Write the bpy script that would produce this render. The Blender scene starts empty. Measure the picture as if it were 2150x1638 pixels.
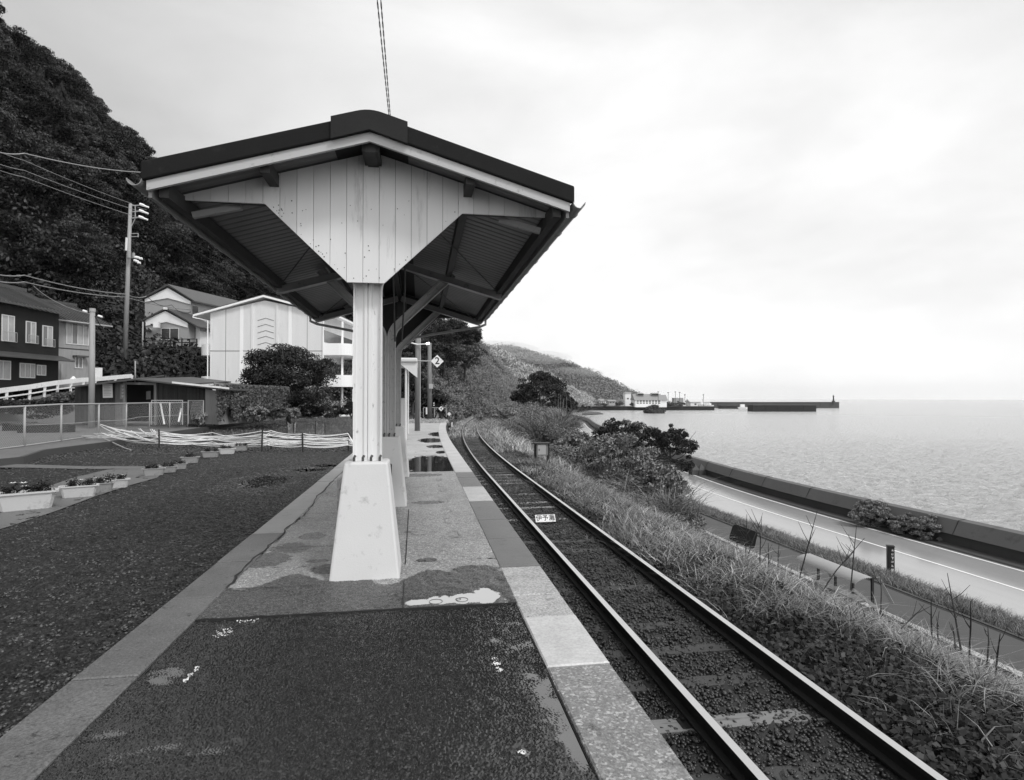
import bpy, math, random
import numpy as np
from mathutils import Vector, Matrix, Euler
random.seed(7); RNG = np.random.default_rng(7)
R = math.radians
sc = bpy.context.scene
C = sc.collection
# ------------------------------------------------------------------ camera
F = 1230.0; CX, CY = 1075.0, 819.0; YAW = math.atan(193/1230); PITCH = math.atan(18/1230); CAMZ = 1.55
cam = bpy.data.cameras.new('camera'); camo = bpy.data.objects.new('camera', cam); C.objects.link(camo)
cam.sensor_width = 36; cam.lens = 36*F/2150; cam.clip_start = .05; cam.clip_end = 30000
camo.location = (0, 0, CAMZ); camo.rotation_euler = (math.pi/2+PITCH, 0, -YAW)
sc.camera = camo
_M = Euler((math.pi/2+PITCH, 0, -YAW)).to_matrix()
def at(px, py, Z=None, Y=None, X=None, D=None):
    d = _M @ Vector(((px-CX)/F, -(py-CY)/F, -1))
    if Z is not None: t = (Z-CAMZ)/d.z
    elif Y is not None: t = Y/d.y
    elif X is not None: t = X/d.x
    else: t = D
    return Vector((d.x*t, d.y*t, CAMZ+d.z*t))
# ------------------------------------------------------------------ world / light
sc.view_settings.view_transform = 'Standard'; sc.view_settings.look = 'None'
sc.view_settings.exposure = .22; sc.view_settings.gamma = 1
SUN_DIR = Vector((.5, -.62, .95)).normalized()
w = bpy.data.worlds.new('World'); sc.world = w; w.use_nodes = True
nt = w.node_tree; N = nt.nodes; L = nt.links; N.clear()
def nd(t, **k):
    n = N.new(t)
    for a, b in k.items(): setattr(n, a, b)
    return n
def mth(op, a, b=None, c=None, clamp=False):
    n = N.new('ShaderNodeMath'); n.operation = op; n.use_clamp = clamp
    for i, v in enumerate((a, b, c)):
        if v is None: continue
        if isinstance(v, (int, float)): n.inputs[i].default_value = v
        else: L.new(v, n.inputs[i])
    return n.outputs[0]
sky = nd('ShaderNodeTexSky', sky_type='NISHITA'); sky.sun_disc = False
sky.sun_elevation = math.asin(SUN_DIR.z); sky.sun_rotation = math.atan2(SUN_DIR.x, SUN_DIR.y)
bw = nd('ShaderNodeRGBToBW'); L.new(sky.outputs[0], bw.inputs[0])
tc = nd('ShaderNodeTexCoord'); sep = nd('ShaderNodeSeparateXYZ'); L.new(tc.outputs['Generated'], sep.inputs[0])
def lobe(dirv, lo, hi):
    dn = nd('ShaderNodeVectorMath', operation='DOT_PRODUCT'); L.new(tc.outputs['Generated'], dn.inputs[0])
    dn.inputs[1].default_value = Vector(dirv).normalized()
    mr = nd('ShaderNodeMapRange', interpolation_type='SMOOTHSTEP'); L.new(dn.outputs['Value'], mr.inputs[0])
    mr.inputs[1].default_value = lo; mr.inputs[2].default_value = hi
    return mr.outputs[0]
bright = lobe(at(1560, 560, D=1)-Vector((0, 0, CAMZ)), .45, 1.0)
back = lobe((.35, -1, .45), -.2, .8)
mapn = nd('ShaderNodeMapping'); mapn.inputs['Scale'].default_value = (1, 1, 2.6); L.new(tc.outputs['Generated'], mapn.inputs[0])
no = nd('ShaderNodeTexNoise'); no.inputs['Scale'].default_value = 2.1; no.inputs['Detail'].default_value = 7; no.inputs['Roughness'].default_value = .52
no.inputs['Distortion'].default_value = .35; L.new(mapn.outputs[0], no.inputs[0])
cl = mth('SUBTRACT', no.outputs[0], .5)
horiz = mth('POWER', mth('SUBTRACT', 1, mth('ABSOLUTE', sep.outputs[2]), clamp=True), 6)
val = mth('ADD', .47, mth('MULTIPLY', bright, .34))
val = mth('ADD', val, mth('MULTIPLY', back, .62))
val = mth('ADD', val, mth('MULTIPLY', horiz, .12))
val = mth('MULTIPLY', val, mth('ADD', 1, mth('MULTIPLY', cl, .75)))
val = mth('MINIMUM', val, 1.05)
val = mth('ADD', mth('MULTIPLY', val, 10), mth('MULTIPLY', bw.outputs[0], .12))
bg = nd('ShaderNodeBackground'); L.new(val, bg.inputs[0]); bg.inputs[1].default_value = .1
wo = nd('ShaderNodeOutputWorld'); L.new(bg.outputs[0], wo.inputs[0])
sl = bpy.data.lights.new('sun', 'SUN'); sl.energy = 1.5; sl.angle = R(11)
so = bpy.data.objects.new('sun', sl); C.objects.link(so)
so.rotation_euler = SUN_DIR.to_track_quat('Z', 'Y').to_euler(); so.location = (0, 0, 60)
# ------------------------------------------------------------------ materials
MATS = {}
def mat(name, v, rough=.6, var=0, vs=1.5, fine=0, fs=40, bump=0, bs=60, bd=.01, spec=.5, metal=0, island=0, emit=0, stain=0, ss=1.2, sv=.5, streak=None, detail=6, coat=0, vor=False, cell=None, attr=None, ior=1.5):
    """neutral grey principled with noise variation. v base, var large scale, fine small scale, stain: patches multiplied by sv"""
    if name in MATS: return MATS[name]
    m = bpy.data.materials.new(name); m.use_nodes = True; t = m.node_tree; n = t.nodes; l = t.links
    p = n['Principled BSDF']; p.inputs['Roughness'].default_value = rough; p.inputs['Metallic'].default_value = metal
    p.inputs['Specular IOR Level'].default_value = spec; p.inputs['IOR'].default_value = ior
    def M(op, a, b, clamp=False):
        q = n.new('ShaderNodeMath'); q.operation = op; q.use_clamp = clamp
        for i, x in enumerate((a, b)):
            if isinstance(x, (int, float)): q.inputs[i].default_value = x
            else: l.new(x, q.inputs[i])
        return q.outputs[0]
    tcn = n.new('ShaderNodeTexCoord'); co = tcn.outputs['Object']
    if streak:
        mp = n.new('ShaderNodeMapping'); mp.inputs['Scale'].default_value = streak; l.new(co, mp.inputs[0]); sco = mp.outputs[0]
    else: sco = co
    def noise(s, d=6, c=co, ro=.6):
        q = n.new('ShaderNodeTexNoise'); q.inputs['Scale'].default_value = s; q.inputs['Detail'].default_value = d; q.inputs['Roughness'].default_value = ro
        l.new(c, q.inputs[0]); return q.outputs[0]
    cur = v
    if var: cur = M('MULTIPLY', cur, M('ADD', 1, M('MULTIPLY', M('SUBTRACT', noise(vs, detail, sco), .5), var*2)))
    if fine: cur = M('MULTIPLY', cur, M('ADD', 1, M('MULTIPLY', M('SUBTRACT', noise(fs, 3), .5), fine*2)))
    if stain:
        q = n.new('ShaderNodeMapRange'); l.new(noise(ss, 8, sco, .7), q.inputs[0]); q.inputs[1].default_value = .62-stain*.1; q.inputs[2].default_value = .72-stain*.1
        cur = M('MULTIPLY', cur, M('SUBTRACT', 1, M('MULTIPLY', q.outputs[0], 1-sv)))
    if island:
        g = n.new('ShaderNodeNewGeometry'); cur = M('MULTIPLY', cur, M('ADD', 1-island, M('MULTIPLY', g.outputs['Random Per Island'], 2*island)))
    if cell:
        q = n.new('ShaderNodeTexVoronoi'); q.inputs['Scale'].default_value = cell[0]; l.new(co, q.inputs[0]); sp = n.new('ShaderNodeSeparateColor'); l.new(q.outputs['Color'], sp.inputs[0])
        cur = M('MULTIPLY', cur, M('ADD', 1-cell[1]*.6, M('MULTIPLY', M('POWER', sp.outputs[0], 4), cell[1]*4)))
    if attr:
        q = n.new('ShaderNodeAttribute'); q.attribute_name = 'mask'; ns = M('MULTIPLY', M('SUBTRACT', noise(18, 5), .5), .7)
        r_ = n.new('ShaderNodeMapRange'); r_.interpolation_type = 'SMOOTHSTEP'; l.new(M('ADD', q.outputs['Fac'], ns), r_.inputs[0]); r_.inputs[1].default_value = .38; r_.inputs[2].default_value = .62
        cur = M('MULTIPLY', cur, M('ADD', 1, M('MULTIPLY', r_.outputs[0], attr[0]-1)))
        l.new(M('ADD', rough, M('MULTIPLY', r_.outputs[0], attr[1]-rough)), p.inputs['Roughness'])
    if cur is not v: l.new(M('MAXIMUM', cur, .004), p.inputs['Base Color'])
    else: p.inputs['Base Color'].default_value = (v, v, v, 1)
    if bump:
        b = n.new('ShaderNodeBump'); b.inputs['Strength'].default_value = bump; b.inputs['Distance'].default_value = bd
        if vor:
            q = n.new('ShaderNodeTexVoronoi'); q.inputs['Scale'].default_value = bs; l.new(co, q.inputs[0]); h = q.outputs[0]
        else: h = noise(bs, 4, sco)
        l.new(h, b.inputs['Height']); l.new(b.outputs[0], p.inputs['Normal'])
    if emit:
        p.inputs['Emission Color'].default_value = (1, 1, 1, 1); p.inputs['Emission Strength'].default_value = emit
    if coat: p.inputs['Coat Weight'].default_value = coat; p.inputs['Coat Roughness'].default_value = .05
    MATS[name] = m; return m
M_ = dict(
 white=mat('white_paint', .74, .45, .1, 3, bump=.15, bs=90, bd=.002, stain=.5, ss=9, sv=.6),
 board=mat('painted_boards', .72, .5, .07, 6, island=.05, streak=(1, 1, .12), stain=.4, ss=9, sv=.74, bump=.2, bs=60, bd=.002),
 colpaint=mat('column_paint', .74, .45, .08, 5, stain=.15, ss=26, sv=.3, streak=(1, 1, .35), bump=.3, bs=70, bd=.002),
 footing=mat('painted_concrete', .62, .55, .06, 2.5, fine=.04, fs=150, bump=.5, bs=90, bd=.003, stain=.42, ss=7, sv=.7),
 barge=mat('bargeboard_paint', .46, .5, .08, 5, stain=.3, ss=14, sv=.6),
 roof=mat('dark_roof_metal', .014, .7, .25, 4, fine=.3, fs=90, spec=.12, stain=.3, ss=8, sv=1.6),
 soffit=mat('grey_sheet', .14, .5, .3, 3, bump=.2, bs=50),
 darkwood=mat('dark_timber', .05, .6, .3, 4, spec=.2, bump=.3, bs=40, bd=.004),
 midpaint=mat('grey_paint', .25, .45, .2, 5, stain=.4, ss=12, sv=.5),
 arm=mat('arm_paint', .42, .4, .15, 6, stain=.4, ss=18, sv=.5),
 rust=mat('rusty_steel', .05, .6, .4, 8),
 asphalt=mat('wet_asphalt', .018, .16, .35, 2.2, fine=.35, fs=160, bump=.15, bs=330, bd=.003, ior=1.9),
 water=mat('puddle_water', .03, .04, metal=.0, ior=2.4, bump=.02, bs=14, bd=.003),
 slab=mat('platform_surface', .25, .42, .45, 1.9, fine=.9, fs=75, bump=.8, bs=110, bd=.005, cell=(100, .35), stain=.4, ss=2.3, sv=.6, detail=10, attr=(.25, .25)),
 gravslab=mat('far_platform_surface', .38, .6, .4, 1.2, fine=.5, fs=70, bump=.6, bs=120, bd=.004, stain=.4, ss=1.4, sv=.5),
 kerbmid=mat('kerb_stone', .20, .22, .5, 3.4, cell=(75, .3), fine=.9, fs=70, bump=1, bs=90, bd=.006, stain=.5, ss=7, sv=.4),
 kerbdark=mat('dark_kerb_stone', .105, .33, .35, 2.2, fine=.7, fs=80, bump=.8, bs=120, bd=.005, stain=.4, ss=4, sv=.5),
 kerblight=mat('light_kerb_stone', .44, .26, .35, 4, fine=.4, fs=60, bump=.3, bs=60, bd=.003, stain=.3, ss=6, sv=.7),
 kerbspeck=mat('speckled_kerb_stone', .36, .22, .5, 4, stain=.4, ss=9, sv=.4, fine=1.0, fs=60, bump=.9, bs=70, bd=.008),
 joint=mat('dark_joint', .015, .7),
 gravel=mat('dark_gravel', .013, .5, .45, .45, bump=1, bs=24, bd=.03, vor=True, cell=(22, .95)),
 stone=mat('gravel_stones', .055, .35, .2, 1, island=.85),
 ballast=mat('ballast_stones', .024, .34, .5, .9, island=.95),
 gsurf=mat('gravel_surface', .008, .45, .4, .6, bump=1, bs=36, bd=.018, spec=.5, vor=True, cell=(34, 1.0), attr=(6.5, .6)),
 bed=mat('track_bed', .014, .7, .4, 1.2, fine=.6, fs=30, bump=.8, bs=40, bd=.02),
 soil=mat('bank_soil', .03, .8, .4, .8, spec=.2, fine=.5, fs=12, bump=.8, bs=15, bd=.03),
 railside=mat('rail_side', .014, .7, .3, 5, spec=.2),
 railtop=mat('polished_rail_top', .62, .28, .1, 6, metal=.9),
 sleeper=mat('weathered_sleeper', .036, .6, .4, 5, streak=(.3, 3, 1), bump=.5, bs=30, bd=.006),
 sleeperlight=mat('pale_sleeper', .17, .45, .3, 4, streak=(.3, 3, 1), bump=.4, bs=30, bd=.004, stain=.5, ss=5, sv=.4),
 road=mat('wet_road', .33, .14, .45, .3, stain=.35, ss=.5, sv=.72, fine=.12, fs=20, streak=(1, .15, 1), bump=.3, bs=10, bd=.006, spec=.9),
 line=mat('road_line', .8, .4, .1, 3),
 path=mat('dark_path', .05, .6, .3, 1, fine=.4, fs=30, bump=.4, bs=50),
 conc=mat('concrete', .20, .6, .2, .7, fine=.1, fs=20, stain=.4, ss=.8, sv=.6, bump=.2, bs=30),
 concdark=mat('dark_concrete', .055, .7, .3, .6, stain=.4, ss=.8, sv=.6),
 conclight=mat('light_concrete', .42, .55, .15, 2, stain=.4, ss=2, sv=.6),
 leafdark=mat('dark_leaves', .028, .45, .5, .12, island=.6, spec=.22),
 leafmid=mat('mid_leaves', .08, .45, .4, .25, island=.55, spec=.4),
 bushleaf=mat('bush_leaves', .16, .45, .7, .5, island=.85, spec=.35),
 leaflight=mat('light_leaves', .17, .5, .35, .2, island=.5, spec=.4),
 leafpale=mat('pale_grass', .36, .55, .5, .5, island=.75, spec=.3),
 grassmid=mat('mid_grass', .16, .5, .5, .6, island=.6, spec=.4),
 longg=mat('long_pale_grass', .28, .5, .5, .6, island=.7, spec=.4),
 grassdark=mat('dark_grass', .035, .5, .5, .6, island=.6, spec=.3),
 farwood=mat('far_wood', .15, .8, .45, .02, island=.4, spec=.1),
 farwood2=mat('very_far_wood', .07, .9, .4, .01, island=.35, spec=.1),
 bark=mat('bark', .06, .8, .3, 4, bump=.6, bs=20, bd=.02),
 stalk=mat('dry_stalk', .022, .8),
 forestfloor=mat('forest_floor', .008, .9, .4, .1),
 polec=mat('pole_concrete', .30, .6, .2, 2, streak=(2, 2, .2), stain=.3, ss=4, sv=.6),
 poledark=mat('weathered_pole', .16, .6, .35, 3, streak=(5, 5, .3), stain=.5, ss=4, sv=.5),
 wire=mat('black_wire', .02, .5), wirel=mat('pale_wire', .28, .5),
 galv=mat('galvanised_steel', .36, .45, .1, 6), insul=mat('porcelain', .85, .2),
 housedark=mat('dark_house_boards', .018, .7, .3, 2, spec=.2, streak=(3, 3, .2), fine=.2, fs=20),
 housegrey=mat('grey_render', .28, .7, .3, 1.5, streak=(3, 3, .4), stain=.5, ss=1.2, sv=.6),
 housewhite=mat('white_render', .85, .7, .08, 1),
 housemid=mat('corrugated_grey_wall', .34, .6, .1, 2, streak=(9, 9, .2)),
 tile=mat('roof_tiles', .055, .45, .25, 1, island=.35),
 glass=mat('dark_window', .03, .08, .3, 3), glassl=mat('curtained_window', .36, .15, .3, 3),
 glassm=mat('grey_window', .16, .12, .3, 3),
 frame=mat('window_frame', .6, .4), apt=mat('apartment_wall', .72, .75, .12, .6, streak=(2.5, 2.5, .25), stain=.35, ss=.7, sv=.82, fine=.03, fs=6),
 aptlight=mat('apartment_trim', .9, .6, .05, .5), groove=mat('panel_joint', .14, .8),
 shed=mat('shed_boards', .034, .7, .4, 2, spec=.2, streak=(6, 6, .15), fine=.3, fs=20, island=.2),
 shedl=mat('corrugated_wall', .24, .6, .4, 3, streak=(14, 14, .15), stain=.4, ss=3, sv=.5),
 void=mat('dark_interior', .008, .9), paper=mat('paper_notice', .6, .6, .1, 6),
 planterw=mat('pale_plastic', .55, .4, .1, 3, stain=.5, ss=6, sv=.65),
 planterg=mat('stained_plastic', .30, .45, .2, 4, stain=.5, ss=5, sv=.55),
 flower=mat('pale_petals', .75, .6), rope=mat('white_tape', .85, .5),
 sea=None, lamp=mat('lamp_tube', .9, .4, emit=1.6), ink=mat('black_paint', .01, .5),
 cone=mat('cone_rubber', .10, .5), roofsteel=mat('shelter_sheet', .5, .35, .08, 3, metal=.3),
 net=mat('net_cord', .6, .6), harbour=mat('quay_concrete', .03, .8, .3, .05, spec=.15), harbour2=mat('breakwater_concrete', .06, .8, .3, .05),
 hroof=mat('harbour_roof', .26, .6), boatw=mat('boat_white', .8, .4))
def sea_mat():
    m = bpy.data.materials.new('sea_water'); m.use_nodes = True; t = m.node_tree; n = t.nodes; l = t.links; p = n['Principled BSDF']
    p.inputs['Base Color'].default_value = (.60, .60, .60, 1); p.inputs['Roughness'].default_value = .16; p.inputs['IOR'].default_value = 1.6
    g = n.new('ShaderNodeTexCoord'); mp = n.new('ShaderNodeMapping'); mp.inputs['Scale'].default_value = (.55, 1, 1); mp.inputs['Rotation'].default_value = (0, 0, .35); l.new(g.outputs['Object'], mp.inputs[0])
    a = n.new('ShaderNodeTexNoise'); a.inputs['Scale'].default_value = 1.1; a.inputs['Detail'].default_value = 7; a.inputs['Roughness'].default_value = .62; a.inputs['Distortion'].default_value = .5; l.new(mp.outputs[0], a.inputs[0])
    b = n.new('ShaderNodeBump'); b.inputs['Strength'].default_value = 1.0; b.inputs['Distance'].default_value = 2.6; l.new(a.outputs[0], b.inputs['Height']); l.new(b.outputs[0], p.inputs['Normal'])
    return m
M_['sea'] = sea_mat()
# ------------------------------------------------------------------ builders
def tag(o, label=None, cat=None, group=None, kind=None):
    if label: o['label'] = label
    if cat: o['category'] = cat
    if group: o['group'] = group
    if kind: o['kind'] = kind
    return o
def empty(name, loc=(0, 0, 0), rz=0, label=None, cat=None, group=None):
    o = bpy.data.objects.new(name, None); C.objects.link(o); o.location = loc; o.rotation_euler = (0, 0, rz); o.empty_display_size = .1
    return tag(o, label, cat, group)
def npmesh(name, V, Fq, material, parent=None, smooth=False, loc=None, mask=None):
    """V (n,3) array, Fq (m,k) array of equal size faces"""
    me = bpy.data.meshes.new(name); V = np.asarray(V, dtype=np.float32); Fq = np.asarray(Fq, dtype=np.int32); k = Fq.shape[1]
    me.vertices.add(len(V)); me.vertices.foreach_set('co', V.ravel())
    me.loops.add(Fq.size); me.loops.foreach_set('vertex_index', Fq.ravel())
    me.polygons.add(len(Fq)); me.polygons.foreach_set('loop_start', np.arange(0, Fq.size, k, dtype=np.int32))
    if smooth: me.polygons.foreach_set('use_smooth', np.ones(len(Fq), dtype=bool))
    me.update(calc_edges=True); me.materials.append(material)
    if mask is not None: me.attributes.new('mask', 'FLOAT', 'POINT').data.foreach_set('value', np.asarray(mask, dtype=np.float32).ravel())
    o = bpy.data.objects.new(name, me); C.objects.link(o)
    if parent: o.parent = parent
    if loc is not None: o.location = loc
    return o
class MB:
    def __init__(s): s.v = []; s.f = []; s.m = []
    def add(s, vs, fs, mi=0):
        b = len(s.v); s.v += [tuple(x) for x in vs]; s.f += [tuple(b+i for i in f) for f in fs]; s.m += [mi]*len(fs); return s
    def box(s, c, d, rz=0, mi=0, M=None):
        x, y, z = (q/2 for q in d); vs = [Vector((a*x, b*y, e*z)) for a in (-1, 1) for b in (-1, 1) for e in (-1, 1)]
        Rm = M if M is not None else Matrix.Rotation(rz, 3, 'Z')
        vs = [Rm @ v + Vector(c) for v in vs]
        return s.add(vs, [(0, 1, 3, 2), (4, 6, 7, 5), (0, 4, 5, 1), (2, 3, 7, 6), (0, 2, 6, 4), (1, 5, 7, 3)], mi)
    def bb(s, x0, x1, y0, y1, z0, z1, mi=0): return s.box(((x0+x1)/2, (y0+y1)/2, (z0+z1)/2), (abs(x1-x0), abs(y1-y0), abs(z1-z0)), mi=mi)
    def beam(s, a, b, w_, h, mi=0, up=(0, 0, 1)):
        a = Vector(a); b = Vector(b); d = (b-a); ln = d.length; y = d/ln; x = y.cross(Vector(up))
        if x.length < 1e-4: x = Vector((1, 0, 0))
        x.normalize(); z = x.cross(y); Mx = Matrix((x, y, z)).transposed()
        return s.box((a+b)/2, (w_, ln, h), M=Mx, mi=mi)
    def tube(s, pts, r, n=8, mi=0, cap=True):
        pts = [Vector(p) for p in pts]; rs = r if isinstance(r, (list, tuple)) else [r]*len(pts); rings = []
        ref = None
        for i, p in enumerate(pts):
            d = (pts[min(i+1, len(pts)-1)]-pts[max(i-1, 0)]).normalized()
            if ref is None: ref = Vector((1, 0, 0)) if abs(d.x) < .9 else Vector((0, 1, 0))
            u = (ref-d*ref.dot(d)).normalized(); ref = u; v2 = d.cross(u)
            rings.append([p+(u*math.cos(2*math.pi*k/n)+v2*math.sin(2*math.pi*k/n))*rs[i] for k in range(n)])
        vs = [q for g in rings for q in g]; fs = []
        for i in range(len(pts)-1):
            for k in range(n):
                k2 = (k+1) % n; fs.append((i*n+k, i*n+k2, (i+1)*n+k2, (i+1)*n+k))
        if cap: fs.append(tuple(range(n-1, -1, -1))); fs.append(tuple((len(pts)-1)*n+k for k in range(n)))
        return s.add(vs, fs, mi)
    def prism(s, poly, axis_vec, mi=0):
        """poly: list of 3D points, extruded along axis_vec"""
        n = len(poly); a = Vector(axis_vec); vs = [Vector(p) for p in poly]+[Vector(p)+a for p in poly]
        fs = [tuple(range(n-1, -1, -1)), tuple(range(n, 2*n))]+[(i, (i+1) % n, n+(i+1) % n, n+i) for i in range(n)]
        return s.add(vs, fs, mi)
    def quad(s, a, b, c, d, mi=0): return s.add([a, b, c, d], [(0, 1, 2, 3)], mi)
    def build(s, name, material, parent=None, smooth=False, bevel=0, loc=None):
        me = bpy.data.meshes.new(name); me.from_pydata(s.v, [], s.f)
        for q in (material if isinstance(material, (list, tuple)) else [material]): me.materials.append(q)
        me.polygons.foreach_set('material_index', s.m)
        if smooth: me.polygons.foreach_set('use_smooth', [True]*len(me.polygons))
        me.update(); o = bpy.data.objects.new(name, me); C.objects.link(o)
        if parent: o.parent = parent
        if loc is not None: o.location = loc
        if bevel:
            b = o.modifiers.new('b', 'BEVEL'); b.width = bevel; b.segments = 2; b.limit_method = 'ANGLE'
        return o
def copy_tree(o, parent=None):
    c = o.copy(); C.objects.link(c); c.parent = parent
    for ch in o.children: copy_tree(ch, c)
    return c
def smooth_noise(shape, lo, hi, seed, aniso=1):
    """band-passed noise, wavelengths lo..hi cells, unit variance"""
    r = np.random.default_rng(seed).standard_normal(shape); fx = np.fft.fftfreq(shape[0])[:, None]; fy = np.fft.fftfreq(shape[1])[None, :]*aniso
    k = np.sqrt(fx**2+fy**2)+1e-9; g = np.exp(-(k*lo)**2*.5)*(1-np.exp(-(k*hi)**2*.5)); q = np.fft.ifft2(np.fft.fft2(r)*g).real
    return q/q.std()
def grid_faces(nx, ny):
    i = np.arange((nx-1)*(ny-1)); a = (i//(ny-1))*ny+i % (ny-1)
    return np.stack([a, a+ny, a+ny+1, a+1], 1)
# ---- leaves
def unit(v): return v/np.maximum(np.linalg.norm(v, axis=1, keepdims=True), 1e-9)
def leaf_quads(c, nrm, size, rng, aspect=.5, jitter=.7, droop=0):
    n = len(c); nrm = unit(nrm+rng.normal(0, jitter, (n, 3))); t = unit(np.cross(nrm, rng.normal(0, 1, (n, 3))))
    if droop: t = unit(t+np.array([0, 0, -droop])); 
    b = np.cross(nrm, t); s = (np.ones(n)*size if np.isscalar(size) else size)*rng.uniform(.6, 1.35, n); s = s[:, None]
    V = np.stack([c-t*s*.5, c+b*s*aspect*.5+nrm*s*.08, c+t*s*.5, c-b*s*aspect*.5+nrm*s*.08], 1).reshape(-1, 3)
    return V, np.arange(4*n).reshape(-1, 4)
def sphere_dirs(n, rng): return unit(rng.normal(0, 1, (n, 3)))
def crown_points(n_clump, per, rng, clump=.34, flat=1.0, up=.25, shape=None):
    """clumps spread over a unit crown; returns leaf centres, normals"""
    d = sphere_dirs(n_clump, rng); d[:, 2] = np.abs(d[:, 2]*1.0)*np.where(rng.random(n_clump) < .75, 1, -1); rad = rng.uniform(.35, .95, n_clump)**.6
    cc = d*rad[:, None]; cc[:, 2] *= flat
    cr = clump*rng.uniform(.6, 1.25, n_clump)
    ld = sphere_dirs(n_clump*per, rng); ld[:, 2] += up; ld = unit(ld); idx = np.repeat(np.arange(n_clump), per)
    P = cc[idx]+ld*cr[idx][:, None]*rng.uniform(.55, 1.08, (n_clump*per, 1))*np.array([1, 1, .75]); return P, ld
def crown_mesh(name, material, n_clump, per, leaf, seed, parent=None, scale=(1, 1, 1), loc=(0, 0, 0), **k):
    rng = np.random.default_rng(seed); P, nn = crown_points(n_clump, per, rng, **k); P = P*np.array(scale)
    V, Fq = leaf_quads(P, nn, leaf, rng); return npmesh(name, V, Fq, material, parent, loc=loc)
def trunk_mb(h, r, rng, spread=.5, n=6, base_z=0):
    m = MB(); lean = rng.uniform(-.08, .08, 2)*h
    m.tube([(0, 0, base_z-.3), (lean[0]*.3, lean[1]*.3, h*.3), (lean[0], lean[1], h*.62)], [r, r*.8, r*.5], 8)
    for i in range(n):
        a = rng.uniform(0, 6.28); z0 = h*rng.uniform(.3, .6); e = Vector((math.cos(a)*spread*h, math.sin(a)*spread*h, h*rng.uniform(.62, .92)))
        s0 = Vector((lean[0]*z0/h, lean[1]*z0/h, z0)); mid = (s0+e)/2+Vector((0, 0, -.05*h)); m.tube([s0, mid, e], [r*.45, r*.3, r*.1], 6)
    return m
# ================================================================== SETTING: shape functions
def tr(Y):   # sideways shift of the track axis
    Y = np.asarray(Y, dtype=float); a = np.where(Y < 18, 0, .00150*(np.minimum(Y, 105)-18)**2); return a+np.maximum(Y-105, 0)*.17
RY = [-60, 19, 38, 52, 90, 137, 165, 185, 205, 230, 260]; RX = [23.4, 21.7, 21.1, 22.3, 27.6, 37.5, 44.5, 48.2, 49, 46, 40]
def rd(Y): return np.interp(Y, RY, RX)
def rds(Y):
    Y = np.asarray(Y, dtype=float); return sum(rd(Y+d) for d in (-6, -3, 0, 3, 6))/5
PS = [0, .06, .16, .30, .66, .82, .86, 1.0]; PZ = [-1.02, -1.22, -1.98, -3.0, -4.85, -4.85, -5.05, -5.42]
def bank_z(X, Y):
    a = tr(Y)+4.2; b = rds(Y)-3.4; s = np.clip((X-a)/np.maximum(b-a, 1), 0, 1); return np.interp(s, PS, PZ)
SEA = -7.95
# ---- sea
s = MB(); s.quad((14, -400, SEA), (4200, -400, SEA), (4200, 5200, SEA), (-2600, 5200, SEA)); s.add([(14, -400, SEA), (-2600, 5200, SEA), (-2600, 400, SEA), (14, 200, SEA)], [(0, 3, 2, 1)])
tag(s.build('sea', M_['sea']), kind='structure')
ys_ = np.arange(-10, 260, .42); xs_ = np.concatenate([np.arange(26.5, 95, .42), np.arange(95, 190, .8)]); Xs, Ys = np.meshgrid(xs_, ys_, indexing='ij'); wv = smooth_noise(Xs.shape, 1.2, 5, 61, aniso=.8)*.05+smooth_noise(Xs.shape, 5, 18, 62, aniso=.7)*.07
edge = 1.0-(np.hypot(Xs, Ys)-45)/145; o = npmesh('sea', np.stack([Xs, Ys, SEA+.02+.08*np.clip(edge, 0, 1)+wv*.75*np.clip(edge, 0, 1)**.7], 2).reshape(-1, 3), grid_faces(*Xs.shape), M_['sea'], smooth=True); k_ = (Xs.ravel() < 0); tag(o, kind='structure')
# ---- ground sheet under the land
s = MB(); s.quad((-600, -100, -1.3), (-1.8, -100, -1.3), (-1.8, 400, -1.3), (-600, 400, -1.3))
tag(s.build('ground', M_['soil']), kind='structure')
# ---- bank, path, verge as one terrain sheet
ys = np.concatenate([np.arange(-14, 60, .35), np.arange(60, 262, 1.5)]); ss_ = np.linspace(0, 1, 61)
X = np.zeros((len(ys), 61)); Yg = np.repeat(ys[:, None], 61, 1); a = tr(ys)+4.2; b = rds(ys)-3.4
X = a[:, None]+(b-a)[:, None]*ss_[None]; Z = np.interp(ss_, PS, PZ)[None].repeat(len(ys), 0)
nz = smooth_noise(X.shape, 3, 12, 3)*.06*np.where((ss_ > .63) & (ss_ < .85), .1, 1)[None]*(ss_ > .02)[None]*(ss_ < .98)[None]
o = npmesh('embankment', np.stack([X, Yg, Z+nz], 2).reshape(-1, 3), grid_faces(*X.shape)[:, ::-1], M_['soil'], smooth=True); tag(o, kind='structure')
def strip(name, f0, f1, z, material, y0, y1, st=1.0, lift=0, z1=None):
    ys = np.arange(y0, y1+.01, st); A = np.array([[f0(y), y, z+lift] for y in ys]); B = np.array([[f1(y), y, (z if z1 is None else z1)+lift] for y in ys])
    V = np.stack([A, B], 1).reshape(-1, 3); return tag(npmesh(name, V, grid_faces(len(ys), 2)[:, ::-1], material), kind='structure')
def sb(sv): return lambda y: float(tr(y)+4.2+(rds(y)-3.4-tr(y)-4.2)*sv)
strip('footpath', sb(.665), sb(.805), -4.83, M_['path'], -14, 75)
strip('path_kerb', sb(.648), sb(.665), -4.74, M_['conclight'], -14, 75)
m = MB()
for y in np.arange(-14, 70, 1.0):
    m.beam((sb(.825)(y), y, -4.95), (sb(.825)(y+1), y+1, -4.95), .12, .22)
tag(m.build('verge_kerb', M_['concdark']), kind='structure')
strip('road', lambda y: float(rds(y))-3.45, lambda y: float(rds(y))+4.0, -5.45, M_['road'], -60, 258, 1.5)
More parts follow.
